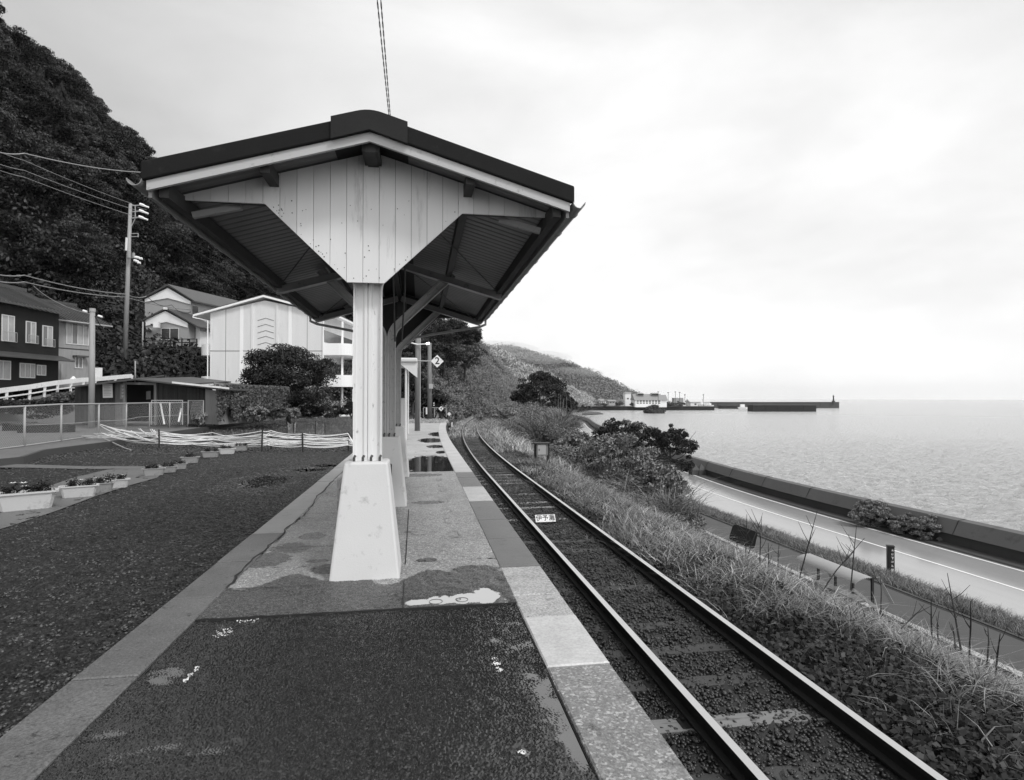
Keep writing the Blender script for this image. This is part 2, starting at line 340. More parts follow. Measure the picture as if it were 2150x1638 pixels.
for nm, off in (('centre_line', 0.05), ('far_edge_line', 2.5)):
    strip('road_marking', lambda y, o=off: float(rds(y))+o-.065, lambda y, o=off: float(rds(y))+o+.065, -5.45, M_['line'], -60, 255, 1.5, .006)
strip('road_gutter', lambda y: float(rds(y))+2.72, lambda y: float(rds(y))+2.95, -5.45, M_['joint'], -60, 255, 1.5, .008)
strip('road_verge', lambda y: float(rds(y))+2.95, lambda y: float(rds(y))+3.75, -5.45, M_['concdark'], -60, 255, 1.5, .012)
m = MB()
for y in np.arange(-60, 255, 1.5):
    for (ox, oz, ox2, oz2) in [(0, 0, 0, .1)]:
        a0 = Vector((float(rds(y))-3.47, y, -5.4)); a1 = Vector((float(rds(y+1.5))-3.47, y+1.5, -5.4)); m.beam(a0, a1, .16, .14)
tag(m.build('road_kerb', M_['conc']), kind='structure')
# ---- seawall (profile swept along the road)
prof = [(3.75, -5.6), (3.70, -4.95), (3.55, -4.93), (3.9, -4.28), (4.25, -4.22), (4.6, -4.5), (4.75, -8.6)]
ys = np.arange(-60, 257, 1.5); n_ = len(prof); V = []
for y in ys:
    for (px_, pz_) in prof: V.append((float(rds(y))+px_, y, pz_))
fs_ = []; mi = []
for i in range(len(ys)-1):
    for k in range(n_-1): fs_.append((i*n_+k, (i+1)*n_+k, (i+1)*n_+k+1, i*n_+k+1)); mi.append(1 if k < 1 else 0)
wl = empty('seawall', (0, 0, 0), label='long low concrete seawall between the coast road and the sea', cat='sea wall')
m = MB(); m.v = V; m.f = [f for f, q in zip(fs_, mi) if q == 0]; m.m = [0]*len(m.f); m.build('wall_cap', mat('seawall_concrete', .10, .6, .2, .7, fine=.1, fs=20, stain=.4, ss=.8, sv=.6), wl)
m = MB(); m.v = V; m.f = [f for f, q in zip(fs_, mi) if q == 1]; m.m = [0]*len(m.f); m.build('wall_face', M_['concdark'], wl)  # shade below the overhanging cap is put into this darker concrete colour
for y in np.arange(14, 130, 5.2):
    m = MB(); x0 = float(rds(y)); m.prism([(x0+3.60, y, -4.86), (x0+3.535, y, -4.93), (x0+3.885, y, -4.268), (x0+4.24, y, -4.208)][1:]+[(x0+4.24, y, -4.23), (x0+3.9, y, -4.29)], (0, .035, 0)); m.build('wall_joint', M_['joint'], wl)
# wave-breaking blocks beyond the wall
for i, px in enumerate((1458, 1472, 1486, 1499, 1512)):
    p = at(px, 984, Z=-4.9); m = MB(); m.add([(-.7, -.5, -3.2), (.7, -.5, -3.2), (.7, .5, -3.2), (-.7, .5, -3.2), (-.36, -.36, -.1), (.36, -.36, -.1), (.36, .36, -.1), (-.36, .36, -.1), (0, 0, .48)], [(0, 3, 2, 1), (0, 1, 5, 4), (1, 2, 6, 5), (2, 3, 7, 6), (3, 0, 4, 7), (4, 5, 8), (5, 6, 8), (6, 7, 8), (7, 4, 8)])
    tag(m.build('wave_block', M_['concdark'], loc=p), 'pointed concrete wave block just beyond the seawall', 'wave block', 'wave blocks behind the seawall')
# ================================================================== PLATFORM
def edgeR(y): return float(tr(y))*1.0+1.09
def edgeL(y): return -1.87+max(0, (y-22))*.02+float(tr(y))*.9
PEND = 42.5
# body of the platform: sides
m = MB(); st = 1.0; y = -6.0
while y < PEND:
    y2 = min(y+st, PEND); a0, a1, b0, b1 = edgeL(y), edgeL(y2), edgeR(y)-.03, edgeR(y2)-.03
    m.quad((b0, y, -1.25), (b1, y2, -1.25), (b1, y2, -.13), (b0, y, -.13)); m.quad((a1, y2, -1.25), (a0, y, -1.25), (a0, y, -.02), (a1, y2, -.02)); y = y2
m.quad((edgeL(PEND), PEND, -1.25), (edgeR(PEND), PEND, -1.25), (edgeR(PEND), PEND, -.13), (edgeL(PEND), PEND, -.13))
tag(m.build('platform_side', M_['concdark']), kind='structure')
def puddle_field(Xg, Yg, spots):
    f = np.zeros_like(Xg)
    for (px, py, rx, ry, dep) in spots:
        p = at(px, py, Z=0); ax = at(px+rx, py, Z=0)-p; rxx = max(ax.length, .01); p2 = at(px, py-ry, Z=0); ryy = max(abs(p2.y-p.y), .01)
        d = ((Xg-p.x-(Yg-p.y)*(p.x/p.y if abs(px-882) > 40 else 0)*.0)/rxx)**2+((Yg-p.y)/ryy)**2; f = np.maximum(f, dep*np.exp(-d**2*.9))
    return f
# fine wet asphalt with real grain, and water lying in its hollows
def asphalt(y0, y1, x0, x1, cell):
    nx = int((x1-x0)/cell)+1; ny = int((y1-y0)/cell)+1; gx = np.linspace(x0, x1, nx); gy = np.linspace(y0, y1, ny); Xg, Yg = np.meshgrid(gx, gy, indexing='ij')
    g = smooth_noise((nx, ny), .75, 3.2, 5); g = np.tanh(g*1.1)
    low = smooth_noise((nx, ny), .16/cell, 1.2/cell, 11)
    spots = [(935, 1260, 100, 17, 1.6), (845, 1272, 12, 6, 1.), (1075, 1330, 70, 55, .62), (1165, 1480, 42, 66, 1.05), (1215, 1570, 30, 60, 1.2), (1098, 1580, 22, 14, 1.1), (1120, 1430, 30, 40, .8),
             (350, 1418, 50, 22, .85), (480, 1320, 60, 24, .45), (300, 1585, 120, 22, .62), (230, 1540, 50, 16, .6), (450, 1575, 80, 14, .5)]
    dep = puddle_field(Xg, Yg, spots)
    mid = smooth_noise((nx, ny), .03/cell, .16/cell, 14); dep = dep+mid*.10*(dep > .1); Zg = .0086+g*.0054+low*.0018+mid*.0009-dep*.0125
    zones = puddle_field(Xg, Yg, [(660, 1277, 14, 4.5, 1.), (688, 1276, 14, 5, 1.), (560, 1279, 30, 2.6, .7), (470, 1330, 24, 12, .52), (520, 1303, 30, 9, .55), (388, 1432, 7, 6, .95), (398, 1420, 7, 6, .95), (410, 1408, 7, 6, .95), (1036, 1386, 8, 6, 1.05), (1041, 1398, 9, 7, 1.05), (1047, 1411, 8, 6, 1.0), (1095, 1582, 9, 6, .9)])
    sel = ((zones+g*.34+low*.05+mid*.22)*(zones > .3) > .80)[:-1, :-1].ravel(); Fq = grid_faces(nx, ny)[sel]; Vp = np.stack([Xg, Yg, np.maximum(Zg, .0045)+.0006], 2).reshape(-1, 3)
    uq, inv = np.unique(Fq, return_inverse=True); tag(npmesh('worn_paint', Vp[uq], inv.reshape(-1, 4), mat('worn_white_paint', .72, .4, .1, 20), smooth=True), kind='structure')
    return npmesh('asphalt', np.stack([Xg, Yg, Zg], 2).reshape(-1, 3), grid_faces(nx, ny), M_['asphalt'], smooth=True)
tag(asphalt(1.55, 4.36, -1.53, .725, .006), kind='structure')
m = MB(); m.quad((-1.53, -6, .004), (.725, -6, .004), (.725, 1.555, .004), (-1.53, 1.555, .004)); tag(m.build('asphalt', M_['asphalt']), kind='structure')
m = MB(); m.bb(-1.54, .735, 1.56, 4.37, -.06, .0); tag(m.build('puddle', M_['water']), kind='structure')
# covered slab
def slab_sheet(name, y0, y1, mat_, cell, zb, seed, spots, fx0, fx1, wz, mk=None):
    ny = int((y1-y0)/cell)+1; nx = int(2.3/cell)+1; gy = np.linspace(y0, y1, ny); u = np.linspace(0, 1, nx)
    Yg = np.repeat(gy[None], nx, 0); X0 = np.array([fx0(q) for q in gy]); X1 = np.array([fx1(q) for q in gy]); Xg = X0[None]+(X1-X0)[None]*u[:, None]
    Zg = zb+smooth_noise((nx, ny), 1.0, 4, seed)*.0012+smooth_noise((nx, ny), .12/cell, 1/cell, seed+1)*.0018-puddle_field(Xg, Yg, spots)*.013*(1+(.28 if y1 > 6 else .07)*smooth_noise((nx, ny), .10/cell, .5/cell, seed+2))
    tag(npmesh(name, np.stack([Xg, Yg, Zg], 2).reshape(-1, 3), grid_faces(nx, ny), mat_, smooth=True, mask=mk(Xg, Yg) if mk else None), kind='structure')
    V = np.stack([np.stack([X0, gy, gy*0+wz], 1), np.stack([X1, gy, gy*0+wz], 1)], 1).reshape(-1, 3)
    tag(npmesh('puddle', V, grid_faces(len(gy), 2)[:, ::-1], mat('sky_pale_water', .40, .05, ior=2.4, bump=.02, bs=14, bd=.003) if y1 < 6 else M_['water']), kind='structure')  # near puddle: sky reflection painted in as a pale base colour
def wetmask(Xg, Yg):
    w_ = 1/(1+np.exp((Yg-5.16-.12*np.sin(Xg*5)-.10*np.sin(Xg*11+1))/.05))
    w_ = np.maximum(w_, puddle_field(Xg, Yg, [(895, 1181, 24, 5, 1), (655, 1130, 30, 8, 1), (665, 1183, 26, 4, 1), (560, 1180, 60, 18, .8), (900, 1058, 40, 4, .9), (640, 1092, 22, 3, .9), (1000, 1200, 60, 10, .8), (610, 1155, 50, 14, .7), (880, 1000, 60, 4, .8), (700, 1040, 22, 8, .7), (690, 1200, 40, 12, .9)]))
    return w_
slab_sheet('platform_surface', 4.37, 5.6, M_['slab'], .008, .022, 21, [(880, 1267, 40, 8, 1.5), (925, 1262, 50, 10, 1.5), (975, 1258, 50, 13, 1.6), (1022, 1252, 34, 18, 1.6), (1060, 1266, 14, 12, 1.1), (1045, 1225, 12, 8, .8)], lambda y: -1.53, lambda y: .72, .008, wetmask)
slab_sheet('platform_surface', 5.6, 12.4, M_['slab'], .02, .022, 22, [], lambda y: -1.53, lambda y: .72, .008, wetmask)
m = MB(); m.bb(-1.53, .72, 4.362, 4.372, -.05, .021); m.bb(-1.5, .715, 12.4, 12.42, -.05, .02); tag(m.build('slab_edge', M_['joint']), kind='structure')
slab_sheet('platform_surface', 12.42, PEND, M_['gravslab'], .05, .010, 31, [(905, 975, 52, 16, 1.3), (925, 992, 30, 5, 1.), (915, 938, 18, 3, 1.0), (905, 925, 24, 4, 1.3), (918, 912, 16, 4, 1.2), (925, 950, 9, 3, .9), (880, 983, 25, 5, 1.1), (932, 982, 20, 12, 1.2)], lambda y: edgeL(y)+.34, lambda y: edgeR(y)-.37, .006)
# joints in the slab: thin dark seams
m = MB()
for (x0, y0, x1, y1) in [(-1.53, 6.3, -.76, 6.3), (-1.53, 8.1, -.76, 8.1), (-1.53, 5.0, -.8, 5.0), (-.12, 4.38, -.13, 5.0), (-.13, 5.5, -.15, 8.2), (-.1, 6.65, .05, 6.66)]:
    d = Vector((y1-y0, -(x1-x0), 0)).normalized()*.0045
    m.quad(Vector((x0, y0, .029))-d, Vector((x0, y0, .029))+d, Vector((x1, y1, .029))+d, Vector((x1, y1, .029))-d)
tag(m.build('slab_joint', M_['joint']), kind='structure')
m = MB()
for (cx, cy, rr_) in [(915, 1263, .05), (970, 1259, .045), (962, 1258, .02)]:
    c_ = at(cx, cy, Z=.0095); m.tube([c_+Vector((math.cos(a)*rr_, math.sin(a)*rr_, 0)) for a in np.linspace(0, 6.283, 25)], .0022, 5)
tag(m.build('puddle_ripple', M_['water']), kind='structure')
# crack along the left kerb
pts = [at(*p, Z=.03) for p in [(724, 985), (708, 1003), (690, 1018), (668, 1040), (655, 1062), (640, 1080), (622, 1092), (600, 1112), (585, 1130), (560, 1150), (530, 1178), (500, 1208), (470, 1240)]]
pts = [a_.lerp(b_, u_)+Vector((random.uniform(-.022, .022), random.uniform(-.02, .02), 0)) for a_, b_ in zip(pts[:-1], pts[1:]) for u_ in (0, .25, .5, .75)]
m = MB(); prev = None
for i, p in enumerate(pts):
    wdt = .004+.009*random.random(); q0 = p+Vector((-wdt, random.uniform(-.01, .01), 0)); q1 = p+Vector((wdt, 0, 0))
    if prev: m.quad(prev[0], prev[1], q1, q0)
    prev = (q0, q1)
tag(m.build('slab_crack', M_['joint']), kind='structure')
# kerb stones: each a block with slightly varied level and face
def kerb(name, f0, f1, bl, top, mats, pick, seed):
    rng = random.Random(seed); out = [MB() for _ in mats]; y = bl[0]; i = 0
    while y < PEND-.2:
        ln = bl[1]*rng.uniform(.8, 1.25); y2 = min(y+ln, PEND); k, force = pick(y, y2, i)
        if force: y2 = force
        g = .006; dz = rng.uniform(-.004, .004)+top; a0, a1, b0, b1 = f0(y+g), f0(y2-g), f1(y+g), f1(y2-g); c = .008
        def P(x, yy, z): return (x, yy, z)
        z1 = dz; z0 = -.13
        vs = [P(a0, y+g, z0), P(b0, y+g, z0), P(b1, y2-g, z0), P(a1, y2-g, z0), P(a0, y+g, z1-c), P(b0, y+g, z1-c), P(b1, y2-g, z1-c), P(a1, y2-g, z1-c), P(a0+c, y+g+c, z1), P(b0-c, y+g+c, z1), P(b1-c, y2-g-c, z1), P(a1+c, y2-g-c, z1)]
        fs = [(0, 3, 2, 1), (8, 9, 10, 11)]+[(q, (q+1) % 4, 4+(q+1) % 4, 4+q) for q in range(4)]+[(4+q, 4+(q+1) % 4, 8+(q+1) % 4, 8+q) for q in range(4)]
        out[k].add(vs, fs); y = y2; i += 1
    for q, mm in zip(out, mats):
        if q.v: tag(q.build(name, mm), kind='structure')
def yat(py): return at(1100, py, Z=.02).y
yy = [yat(q) for q in (1700, 1587, 1455, 1405, 1297, 1250, 1190, 1130, 1090, 1050, 1020, 1000)]
seq = [(-6.0, 0)]
def pickR(y, y2, i):
    B = [(yy[2], 0), (yy[3], 0), (yy[4], 2), (yy[5], 3), (yy[6], 3), (yy[7], 1), (yy[8], 1), (yy[9], 1), (yy[10], 2), (yy[11], 1)]
    last = -6.0
    for (e, k) in B:
        if y < e-.01:
            if e == yy[2] and y < yy[2]-1.2: return 0, y+min(.9, yy[2]-y)
            return k, e
    return (4 if y > 12 else 1), None
kerb('platform_kerb', lambda y: edgeR(y)-.372, edgeR, (-6.0, .95), .024, [M_['kerbmid'], M_['kerbdark'], M_['kerblight'], M_['kerbspeck'], mat('pale_kerb_stone', .46, .5, .25, 2, fine=.25, fs=60, bump=.4, bs=80)], pickR, 3)
kerb('platform_kerb', edgeL, lambda y: edgeL(y)+.335, (-6.0, 1.25), .026, [M_['kerbdark'], mat('left_kerb_stone', .125, .42, .45, 2.6, fine=.9, fs=70, bump=.9, bs=90, bd=.005, stain=.35, ss=13, sv=.25), mat('left_kerb_pale', .36, .5, .25, 2, fine=.25, fs=80, bump=.4, bs=100, stain=.3, ss=6, sv=.6)], lambda y, y2, i: ((1 if y < 6 else 2), None), 5)
m = MB()
for (y0, y1, f) in [(-6, 12.4, lambda y: .7225), (-6, 12.4, lambda y: -1.533)]:
    m.quad((f(0)-.012, y0, .0065), (f(0)+.012, y0, .0065), (f(0)+.012, y1, .0065), (f(0)-.012, y1, .0065))
tag(m.build('kerb_joint', M_['joint']), kind='structure')
# faded painted boxes on the platform
m = MB()
for (cx, cy, hw, hh) in [(953, 1120, 11, 6), (941, 1092, 8, 5), (938, 1072, 10, 4), (931, 1049, 9, 4), (930, 1028, 6, 3), (925, 1018, 5, 3), (921, 1006, 6, 2)]:
    P = [at(cx-hw, cy-hh, Z=.03), at(cx+hw-2, cy-hh, Z=.03), at(cx+hw+2, cy+hh, Z=.03), at(cx-hw+3, cy+hh, Z=.03)]
    for i in range(4):
        if random.random() < .85:
            a_, b_ = P[i], P[(i+1) % 4]; a_ = a_+(b_-a_)*.05; b_ = b_-(b_-a_)*random.uniform(.02, .3); d = Vector((b_-a_).to_2d().orthogonal().to_3d()).normalized()*.009; m.quad(a_-d, a_+d, b_+d, b_-d)
tag(m.build('painted_box', mat('faded_paint', .30, .6, .4, 20, stain=.9, ss=30, sv=.5)), kind='structure')
# ================================================================== CANOPY
RC = -.405; HW = 1.66; YF = 4.85; YE = 12.15; RZ = 3.70; SL = .295
def zr(x): return RZ-SL*abs(x-RC)
can = empty('platform_canopy', (RC, 8.5, 0), label='white boarded platform canopy with dark pitched roof on old rail columns', cat='canopy')
def cpart(mb, name, m_, smooth=False, bevel=0, parent=None):
    o = mb.build(name, m_, None, smooth, bevel); par = parent or can; o.parent = par
    mover(o, par, can.location)
    return o
def mover(o, par, origin):
    o.parent = par
    if par.type == 'EMPTY': o.matrix_parent_inverse = Matrix.Translation(-Vector(origin))
    return o
# corrugated sheet roof, both slopes
for sgn in (-1, 1):
    ny = int((YE-YF)/.019); gy = np.linspace(YF+.02, YE, ny); u = np.linspace(0, HW+.03, 4); V = []
    for layer in (0,):
        Xg, Yg = np.meshgrid(RC+sgn*u, gy, indexing='ij'); Zg = RZ+.004-SL*np.abs(Xg-RC)+.028*(np.mod(Yg, .133) < .022)
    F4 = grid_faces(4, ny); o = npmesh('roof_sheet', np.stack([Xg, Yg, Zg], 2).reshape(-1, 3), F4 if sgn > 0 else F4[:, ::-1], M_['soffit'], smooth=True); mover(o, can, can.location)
    m = MB(); x0, x1 = RC, RC+sgn*(HW+.035)
    m.prism([(x0, YF-.01, zr(x0)+.03), (x1, YF-.01, zr(x1)+.03), (x1, YF-.01, zr(x1)+.15), (x0, YF-.01, zr(x0)+.15)][::sgn], (0, YE-YF+.02, 0))
    cpart(m, 'roof_covering', M_['roof'], bevel=.02)
    m = MB(); m.prism([(x0, YF-.055, zr(x0)+.004), (x1, YF-.055, zr(x1)+.004), (x1, YF-.055, zr(x1)+.152), (x0, YF-.055, zr(x0)+.152)][::sgn], (0, .044, 0))
    cpart(m, 'verge_trim', M_['roof'], bevel=.012)
    m = MB(); xb = RC+sgn*HW
    m.prism([(x0, YF-.03, zr(x0)-.072), (xb, YF-.03, zr(xb)-.072), (xb, YF-.03, zr(xb)+.003), (x0, YF-.03, zr(x0)+.003)][::sgn], (0, .03, 0))
    cpart(m, 'bargeboard', M_['barge'])
    m = MB(); m.prism([(x0, YE-.02, zr(x0)-.072), (xb, YE-.02, zr(xb)-.072), (xb, YE-.02, zr(xb)+.0), (x0, YE-.02, zr(x0)+.0)][::sgn], (0, .03, 0)); cpart(m, 'bargeboard', M_['barge'])
    # purlins
    for off, hh, ww in ((.82, .10, .075), (1.56, .12, .07)):
        xx = RC+sgn*off; m = MB(); m.box((xx, (YF+YE)/2, zr(xx)-hh/2-.012), (ww, YE-YF-.06, hh)); cpart(m, 'purlin', M_['darkwood'])
    xx = RC+sgn*(HW-.012); m = MB(); m.box((xx, (YF+YE)/2, zr(xx)-.06), (.024, YE-YF-.01, .12)); cpart(m, 'eaves_board', M_['midpaint'])
    # gutter
    m = MB(); gx = RC+sgn*(HW+.075); gz = zr(RC+HW)+.005; ring = [(math.cos(t), math.sin(t)) for t in np.linspace(math.pi, 2*math.pi, 9)]
    ysg = list(np.arange(YF-.06, YE+.05, .45)); V = []
    for y in ysg:
        for (c_, s_) in ring: V.append((gx+c_*.055, y, gz+s_*.055))
        for (c_, s_) in ring[::-1]: V.append((gx+c_*.05, y, gz+s_*.05))
    n = 18; fs = [(i*n+k, i*n+(k+1) % n, (i+1)*n+(k+1) % n, (i+1)*n+k) for i in range(len(ysg)-1) for k in range(n)]+[tuple(range(n))]
    m.add(V, fs); g_ = cpart(m, 'gutter', M_['midpaint'])
    for y in np.arange(YF+.2, YE, .6):
        b_ = MB(); b_.tube([(gx+math.cos(t)*.058, y, gz+math.sin(t)*.058) for t in np.linspace(math.pi, 2*math.pi, 7)], .007, 5)
        mover(b_.build('gutter_bracket', M_['midpaint']), g_, can.location)
    # drain pipe from the far end of the gutter to the last column
    m = MB(); m.tube([(gx, YE-.15, gz-.05), (gx, YE-.15, gz-.14), (gx-sgn*.12, YE-.13, gz-.19), (RC+sgn*.25, 11.9, gz-.45), (RC+sgn*.16, 11.9, gz-.6)], .025, 8); cpart(m, 'drain_pipe', M_['midpaint'], smooth=True)
m = MB(); cap = []
for t in np.linspace(-.30, .30, 17): cap.append((RC+t, YF-.075, RZ+.165-(.295*abs(t) if abs(t) > .1 else .295*(.05+t*t*5))+.012))
m.prism([(cap[0][0], YF-.075, zr(RC-.3)+.0)]+cap[:0]+[(RC, YF-.075, RZ+.005), (cap[-1][0], YF-.075, zr(RC+.3)+.0)]+cap[::-1], (0, YE-YF+.1, 0)); cpart(m, 'ridge_cap', mat('ridge_cap_metal', .020, .6, .25, 4, fine=.3, fs=90, spec=.15))
m = MB(); m.box((RC, (YF+YE)/2, RZ-.08), (.09, YE-YF-.06, .11)); cpart(m, 'ridge_beam', M_['darkwood'])
for y in (5.32, 8.6, 11.7):
    for sgn in (-1, 1):
        xe = 1.6 if y > 6 else .75
        m = MB(); m.beam((RC+sgn*.03, y+.08, RZ-.165), (RC+sgn*xe, y+.08, zr(RC+xe)-.15), .075, .09); m.beam((RC+sgn*.03, y+.08, RZ-.216), (RC+sgn*xe, y+.08, zr(RC+xe)-.201), .12, .012); cpart(m, 'rafter', M_['midpaint'])
for (ya, yb) in ((5.4, 8.5), (8.7, 11.8)):
    for sgn in (-1, 1):
        m = MB(); m.tube([(RC+sgn*.1, ya, RZ-.16), (RC+sgn*1.5, yb, zr(RC+1.5)-.12)], .008, 5); cpart(m, 'tie_rod', M_['rust'])
        pass
# gable boards
def lower(x, c, ww=.835):
    d = abs(x-c)
    return 3.20 if d > ww else 3.20-(ww-d)/(ww-.157)*(3.20-2.555) if d > .157 else 2.555
def gable(yy_, name):
    c = -.468; m = MB(); bw_ = .1375; brk = [c-.835, c-.157, c+.157, c+.835, RC]; x = RC-1.62; k = 0
    xs = [c+(i-.18)*bw_ for i in range(-13, 14)]
    for i in range(len(xs)-1):
        a_, b_ = max(xs[i], RC-1.62)+.0016, min(xs[i+1], RC+1.62)-.0016
        if b_-a_ < .02: continue
        p = sorted([a_, b_]+[q for q in brk if a_ < q < b_]); top = [(q, zr(q)-.004) for q in p]; bot = [(q, min(lower(q, c), zr(q)-.03)) for q in p]
        poly = [(q, yy_+random.uniform(-.0015, .0015), z) for q, z in bot]+[(q, yy_, z) for q, z in top[::-1]]
        m.prism(poly, (0, .02, 0))
    g = cpart(m, name, M_['board'])
    # nail heads
    mm = MB()
    for i in range(70):
        x = random.uniform(c-.85, c+.85); lo = lower(x, c); z = lo+random.choice([.04, .07, .12, .3, .45, .6])*random.uniform(.7, 1.2)
        if z < zr(x)-.25: r_ = random.uniform(.0025, .006); mm.tube([(x, yy_-.003, z), (x, yy_+.003, z)], r_, 6)
    n_o = mm.build('nail', M_['rust']); mover(n_o, g, can.location); n_o['kind'] = 'stuff'
    bk = MB(); c2 = c
    yk = yy_ if yy_ < 8 else yy_-.045
    bk.prism([(c2-.15, yk+.022, 2.57), (c2+.15, yk+.022, 2.57), (c2+.82, yk+.022, 3.19), (RC+1.6, yk+.022, 3.205), (RC+1.6, yk+.022, zr(RC+1.6)-.01), (RC, yk+.022, RZ-.01), (RC-1.6, yk+.022, zr(RC+1.6)-.01), (RC-1.6, yk+.022, 3.205), (c2-.82, yk+.022, 3.19)], (0, .02, 0)); cpart(bk, 'gable_backing', M_['darkwood'])
gable(5.2, 'gable_boards'); gable(12.02, 'gable_boards')
for sgn in (-1, 1):
    m = MB()
    for off in (.82,): m.box((RC+sgn*off, YF+.19, zr(RC+off)-.06), (.07, .3, .055))
    cpart(m, 'purlin_end', M_['darkwood'])
    m = MB(); m.beam((RC+sgn*1.12, 5.32, 3.20), (RC+sgn*1.5, 5.30, 3.10), .05, .05); cpart(m, 'brace', M_['midpaint'])
m = MB(); m.box((RC, YF+.19, RZ-.10), (.14, .3, .055)); cpart(m, 'ridge_beam_end', M_['darkwood'])
# columns of paired old rails
sec = [(-.061, .024), (-.056, .029), (-.034, .029), (-.026, .018), (-.018, .009), (.030, .009), (.042, .016), (.050, .048), (.061, .050)]
sec = sec+[(u, -v) for u, v in sec[::-1]]
def sweep(m, path, y):
    rings = []; P = [Vector((p[0], 0, p[1])) for p in path]
    for i, p in enumerate(P):
        d1 = (P[i]-P[i-1]).normalized() if i > 0 else None; d2 = (P[i+1]-P[i]).normalized() if i < len(P)-1 else None
        d = (d1+d2).normalized() if d1 and d2 else (d1 or d2); nrm = Vector((d.z, 0, -d.x)); rings.append((p, nrm))
    return rings
def rail_member(side, x0, y, z0, ztop):
    zb_ = 2.52 if y < 6 else 2.42; path = [(x0, z0), (x0, 1.8), (x0, zb_)]
    a0 = R(90); n = 7; rad = .28; cx_ = x0+side*rad
    for i in range(1, n+1):
        t = i/n*R(46); path.append((cx_-side*rad*math.cos(t), zb_+rad*math.sin(t)))
    dx = side*math.sin(R(46)); dz = math.cos(R(46)); ln = (ztop-path[-1][1])/dz; path.append((path[-1][0]+dx*ln, path[-1][1]+dz*ln))
    m = MB(); rg = sweep(m, path, y); n = len(sec); V = []
    for p, nr in rg:
        for u, v in sec: V.append((p.x+nr.x*u*side, y+v, p.z+nr.z*u*side))
    fs = [(i*n+k, i*n+(k+1) % n, (i+1)*n+(k+1) % n, (i+1)*n+k) for i in range(len(rg)-1) for k in range(n)]+[tuple(range(n))]
    m.add(V, fs); return m
cols = [(-.460, 5.36), (-.478, 8.72), (-.50, 11.9)]
for ci, (x, y) in enumerate(cols):
    for side in (-1, 1):
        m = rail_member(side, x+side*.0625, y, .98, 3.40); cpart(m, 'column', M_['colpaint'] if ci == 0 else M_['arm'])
    # footing
    h, b0, t0, d0, d1 = 1.0, .30, .185, .27, .17
    m = MB(); V = [(x+sx*b0*.98, y+sy*d0, .0) for sx, sy in ((-1, -1), (1, -1), (1, 1), (-1, 1))]+[(x+sx*t0, y+sy*d1, h) for sx, sy in ((-1, -1), (1, -1), (1, 1), (-1, 1))]
    m.add(V, [(3, 2, 1, 0), (4, 5, 6, 7)]+[(k, (k+1) % 4, 4+(k+1) % 4, 4+k) for k in range(4)]); cpart(m, 'footing', M_['footing'], bevel=.018)
    for q in (-.11, -.035, .035, .11):
        m = MB(); m.tube([(x+q, y-.07, .99), (x+q, y-.07, 1.03), (x+q+.01, y-.06, 1.05)], .011, 6); cpart(m, 'anchor_bolt', M_['rust'])
# hanging lamp, chains, loudspeaker
m = MB(); m.tube([(-.36, 6.0, 2.95), (-.36, 6.6, 2.95)], .02, 10); lp = cpart(m, 'lamp_tube', M_['lamp'])
m = MB(); m.box((-.36, 6.3, 3.0), (.09, .66, .05)); m.tube([(-.36, 6.3, 3.02), (-.36, 6.3, 3.6)], .01, 6); cpart(m, 'lamp_fitting', M_['white'])
for q in (-.05, .12):
    m = MB(); m.tube([(-.30+q, 6.6, 3.5), (-.28+q*.8, 7.2, 2.9), (-.30+q*.5, 7.8, 2.3)], .012, 5); cpart(m, 'chain', M_['rust'])
m = MB(); m.box((-.30, 9.6, 2.98), (.15, .12, .24)); cpart(m, 'loudspeaker', M_['darkwood'], bevel=.01)
# benches between footings
def bench(y0, y1, lab):
    t = empty('bench', (-.60, (y0+y1)/2, .02), label=lab, cat='bench', group='benches between the canopy footings'); ln = y1-y0
    for i in range(4):
        m = MB(); m.box((.08+i*.085-.18, 0, .42), (.075, ln, .03)); m.build('seat_slat', M_['midpaint'], t)
    for i in range(3):
        m = MB(); m.box((-.16, 0, .52+i*.1), (.03, ln, .08)); m.build('backrest_slat', M_['midpaint'], t)
    for yy_ in (-ln/2+.1, ln/2-.1):
        m = MB(); m.box((-.08, yy_, .2), (.05, .05, .42)); m.box((.19, yy_, .2), (.05, .05, .42)); m.box((.05, yy_, .39), (.3, .045, .04)); m.box((.05, yy_, .62), (.32, .045, .04)); m.box((.2, yy_, .5), (.04, .045, .26)); m.build('leg_frame', M_['darkwood'], t)
bench(5.75, 8.3, 'slatted wooden bench between the nearest two white footings'); bench(9.1, 11.5, 'slatted wooden bench between the middle and farthest footings')
# ================================================================== TRACK
trk = empty('railway_track', (2.7, 0, -.85), label='rusty single railway track with polished rail tops curving away beside the platform', cat='railway track')
TY = np.concatenate([np.arange(-8, 20, 2.0), np.arange(20, 118, 1.2)])
rsec = [(-.033, .0), (-.033, -.035), (-.012, -.05), (-.009, -.115), (-.055, -.13), (-.055, -.145), (.055, -.145), (.055, -.13), (.009, -.115), (.012, -.05), (.033, -.035), (.033, 0)]
for side in (-.555, .555):
    V = []
    for y in TY:
        for u, v in rsec: V.append((float(tr(y))+side+u, y, v))
    n = len(rsec); fs = []; mi = []
    for i in range(len(TY)-1):
        for k in range(n):
            fs.append((i*n+k, i*n+(k+1) % n, (i+1)*n+(k+1) % n, (i+1)*n+k)); mi.append(1 if k == n-1 else 0)
    m = MB(); m.v = V; m.f = fs; m.m = mi; m.build('rail', [M_['railside'], M_['railtop']], trk)
y = -4.2; k = 0; LIGHT = [at(1500, 1525, Z=-1.0).y, at(1060, 1010, Z=-1.0).y, at(1100, 1053, Z=-1.0).y, at(1060, 970, Z=-1).y, at(1100, 1088, Z=-1.0).y, at(1060, 978, Z=-1).y]
slp = None; protos = {}
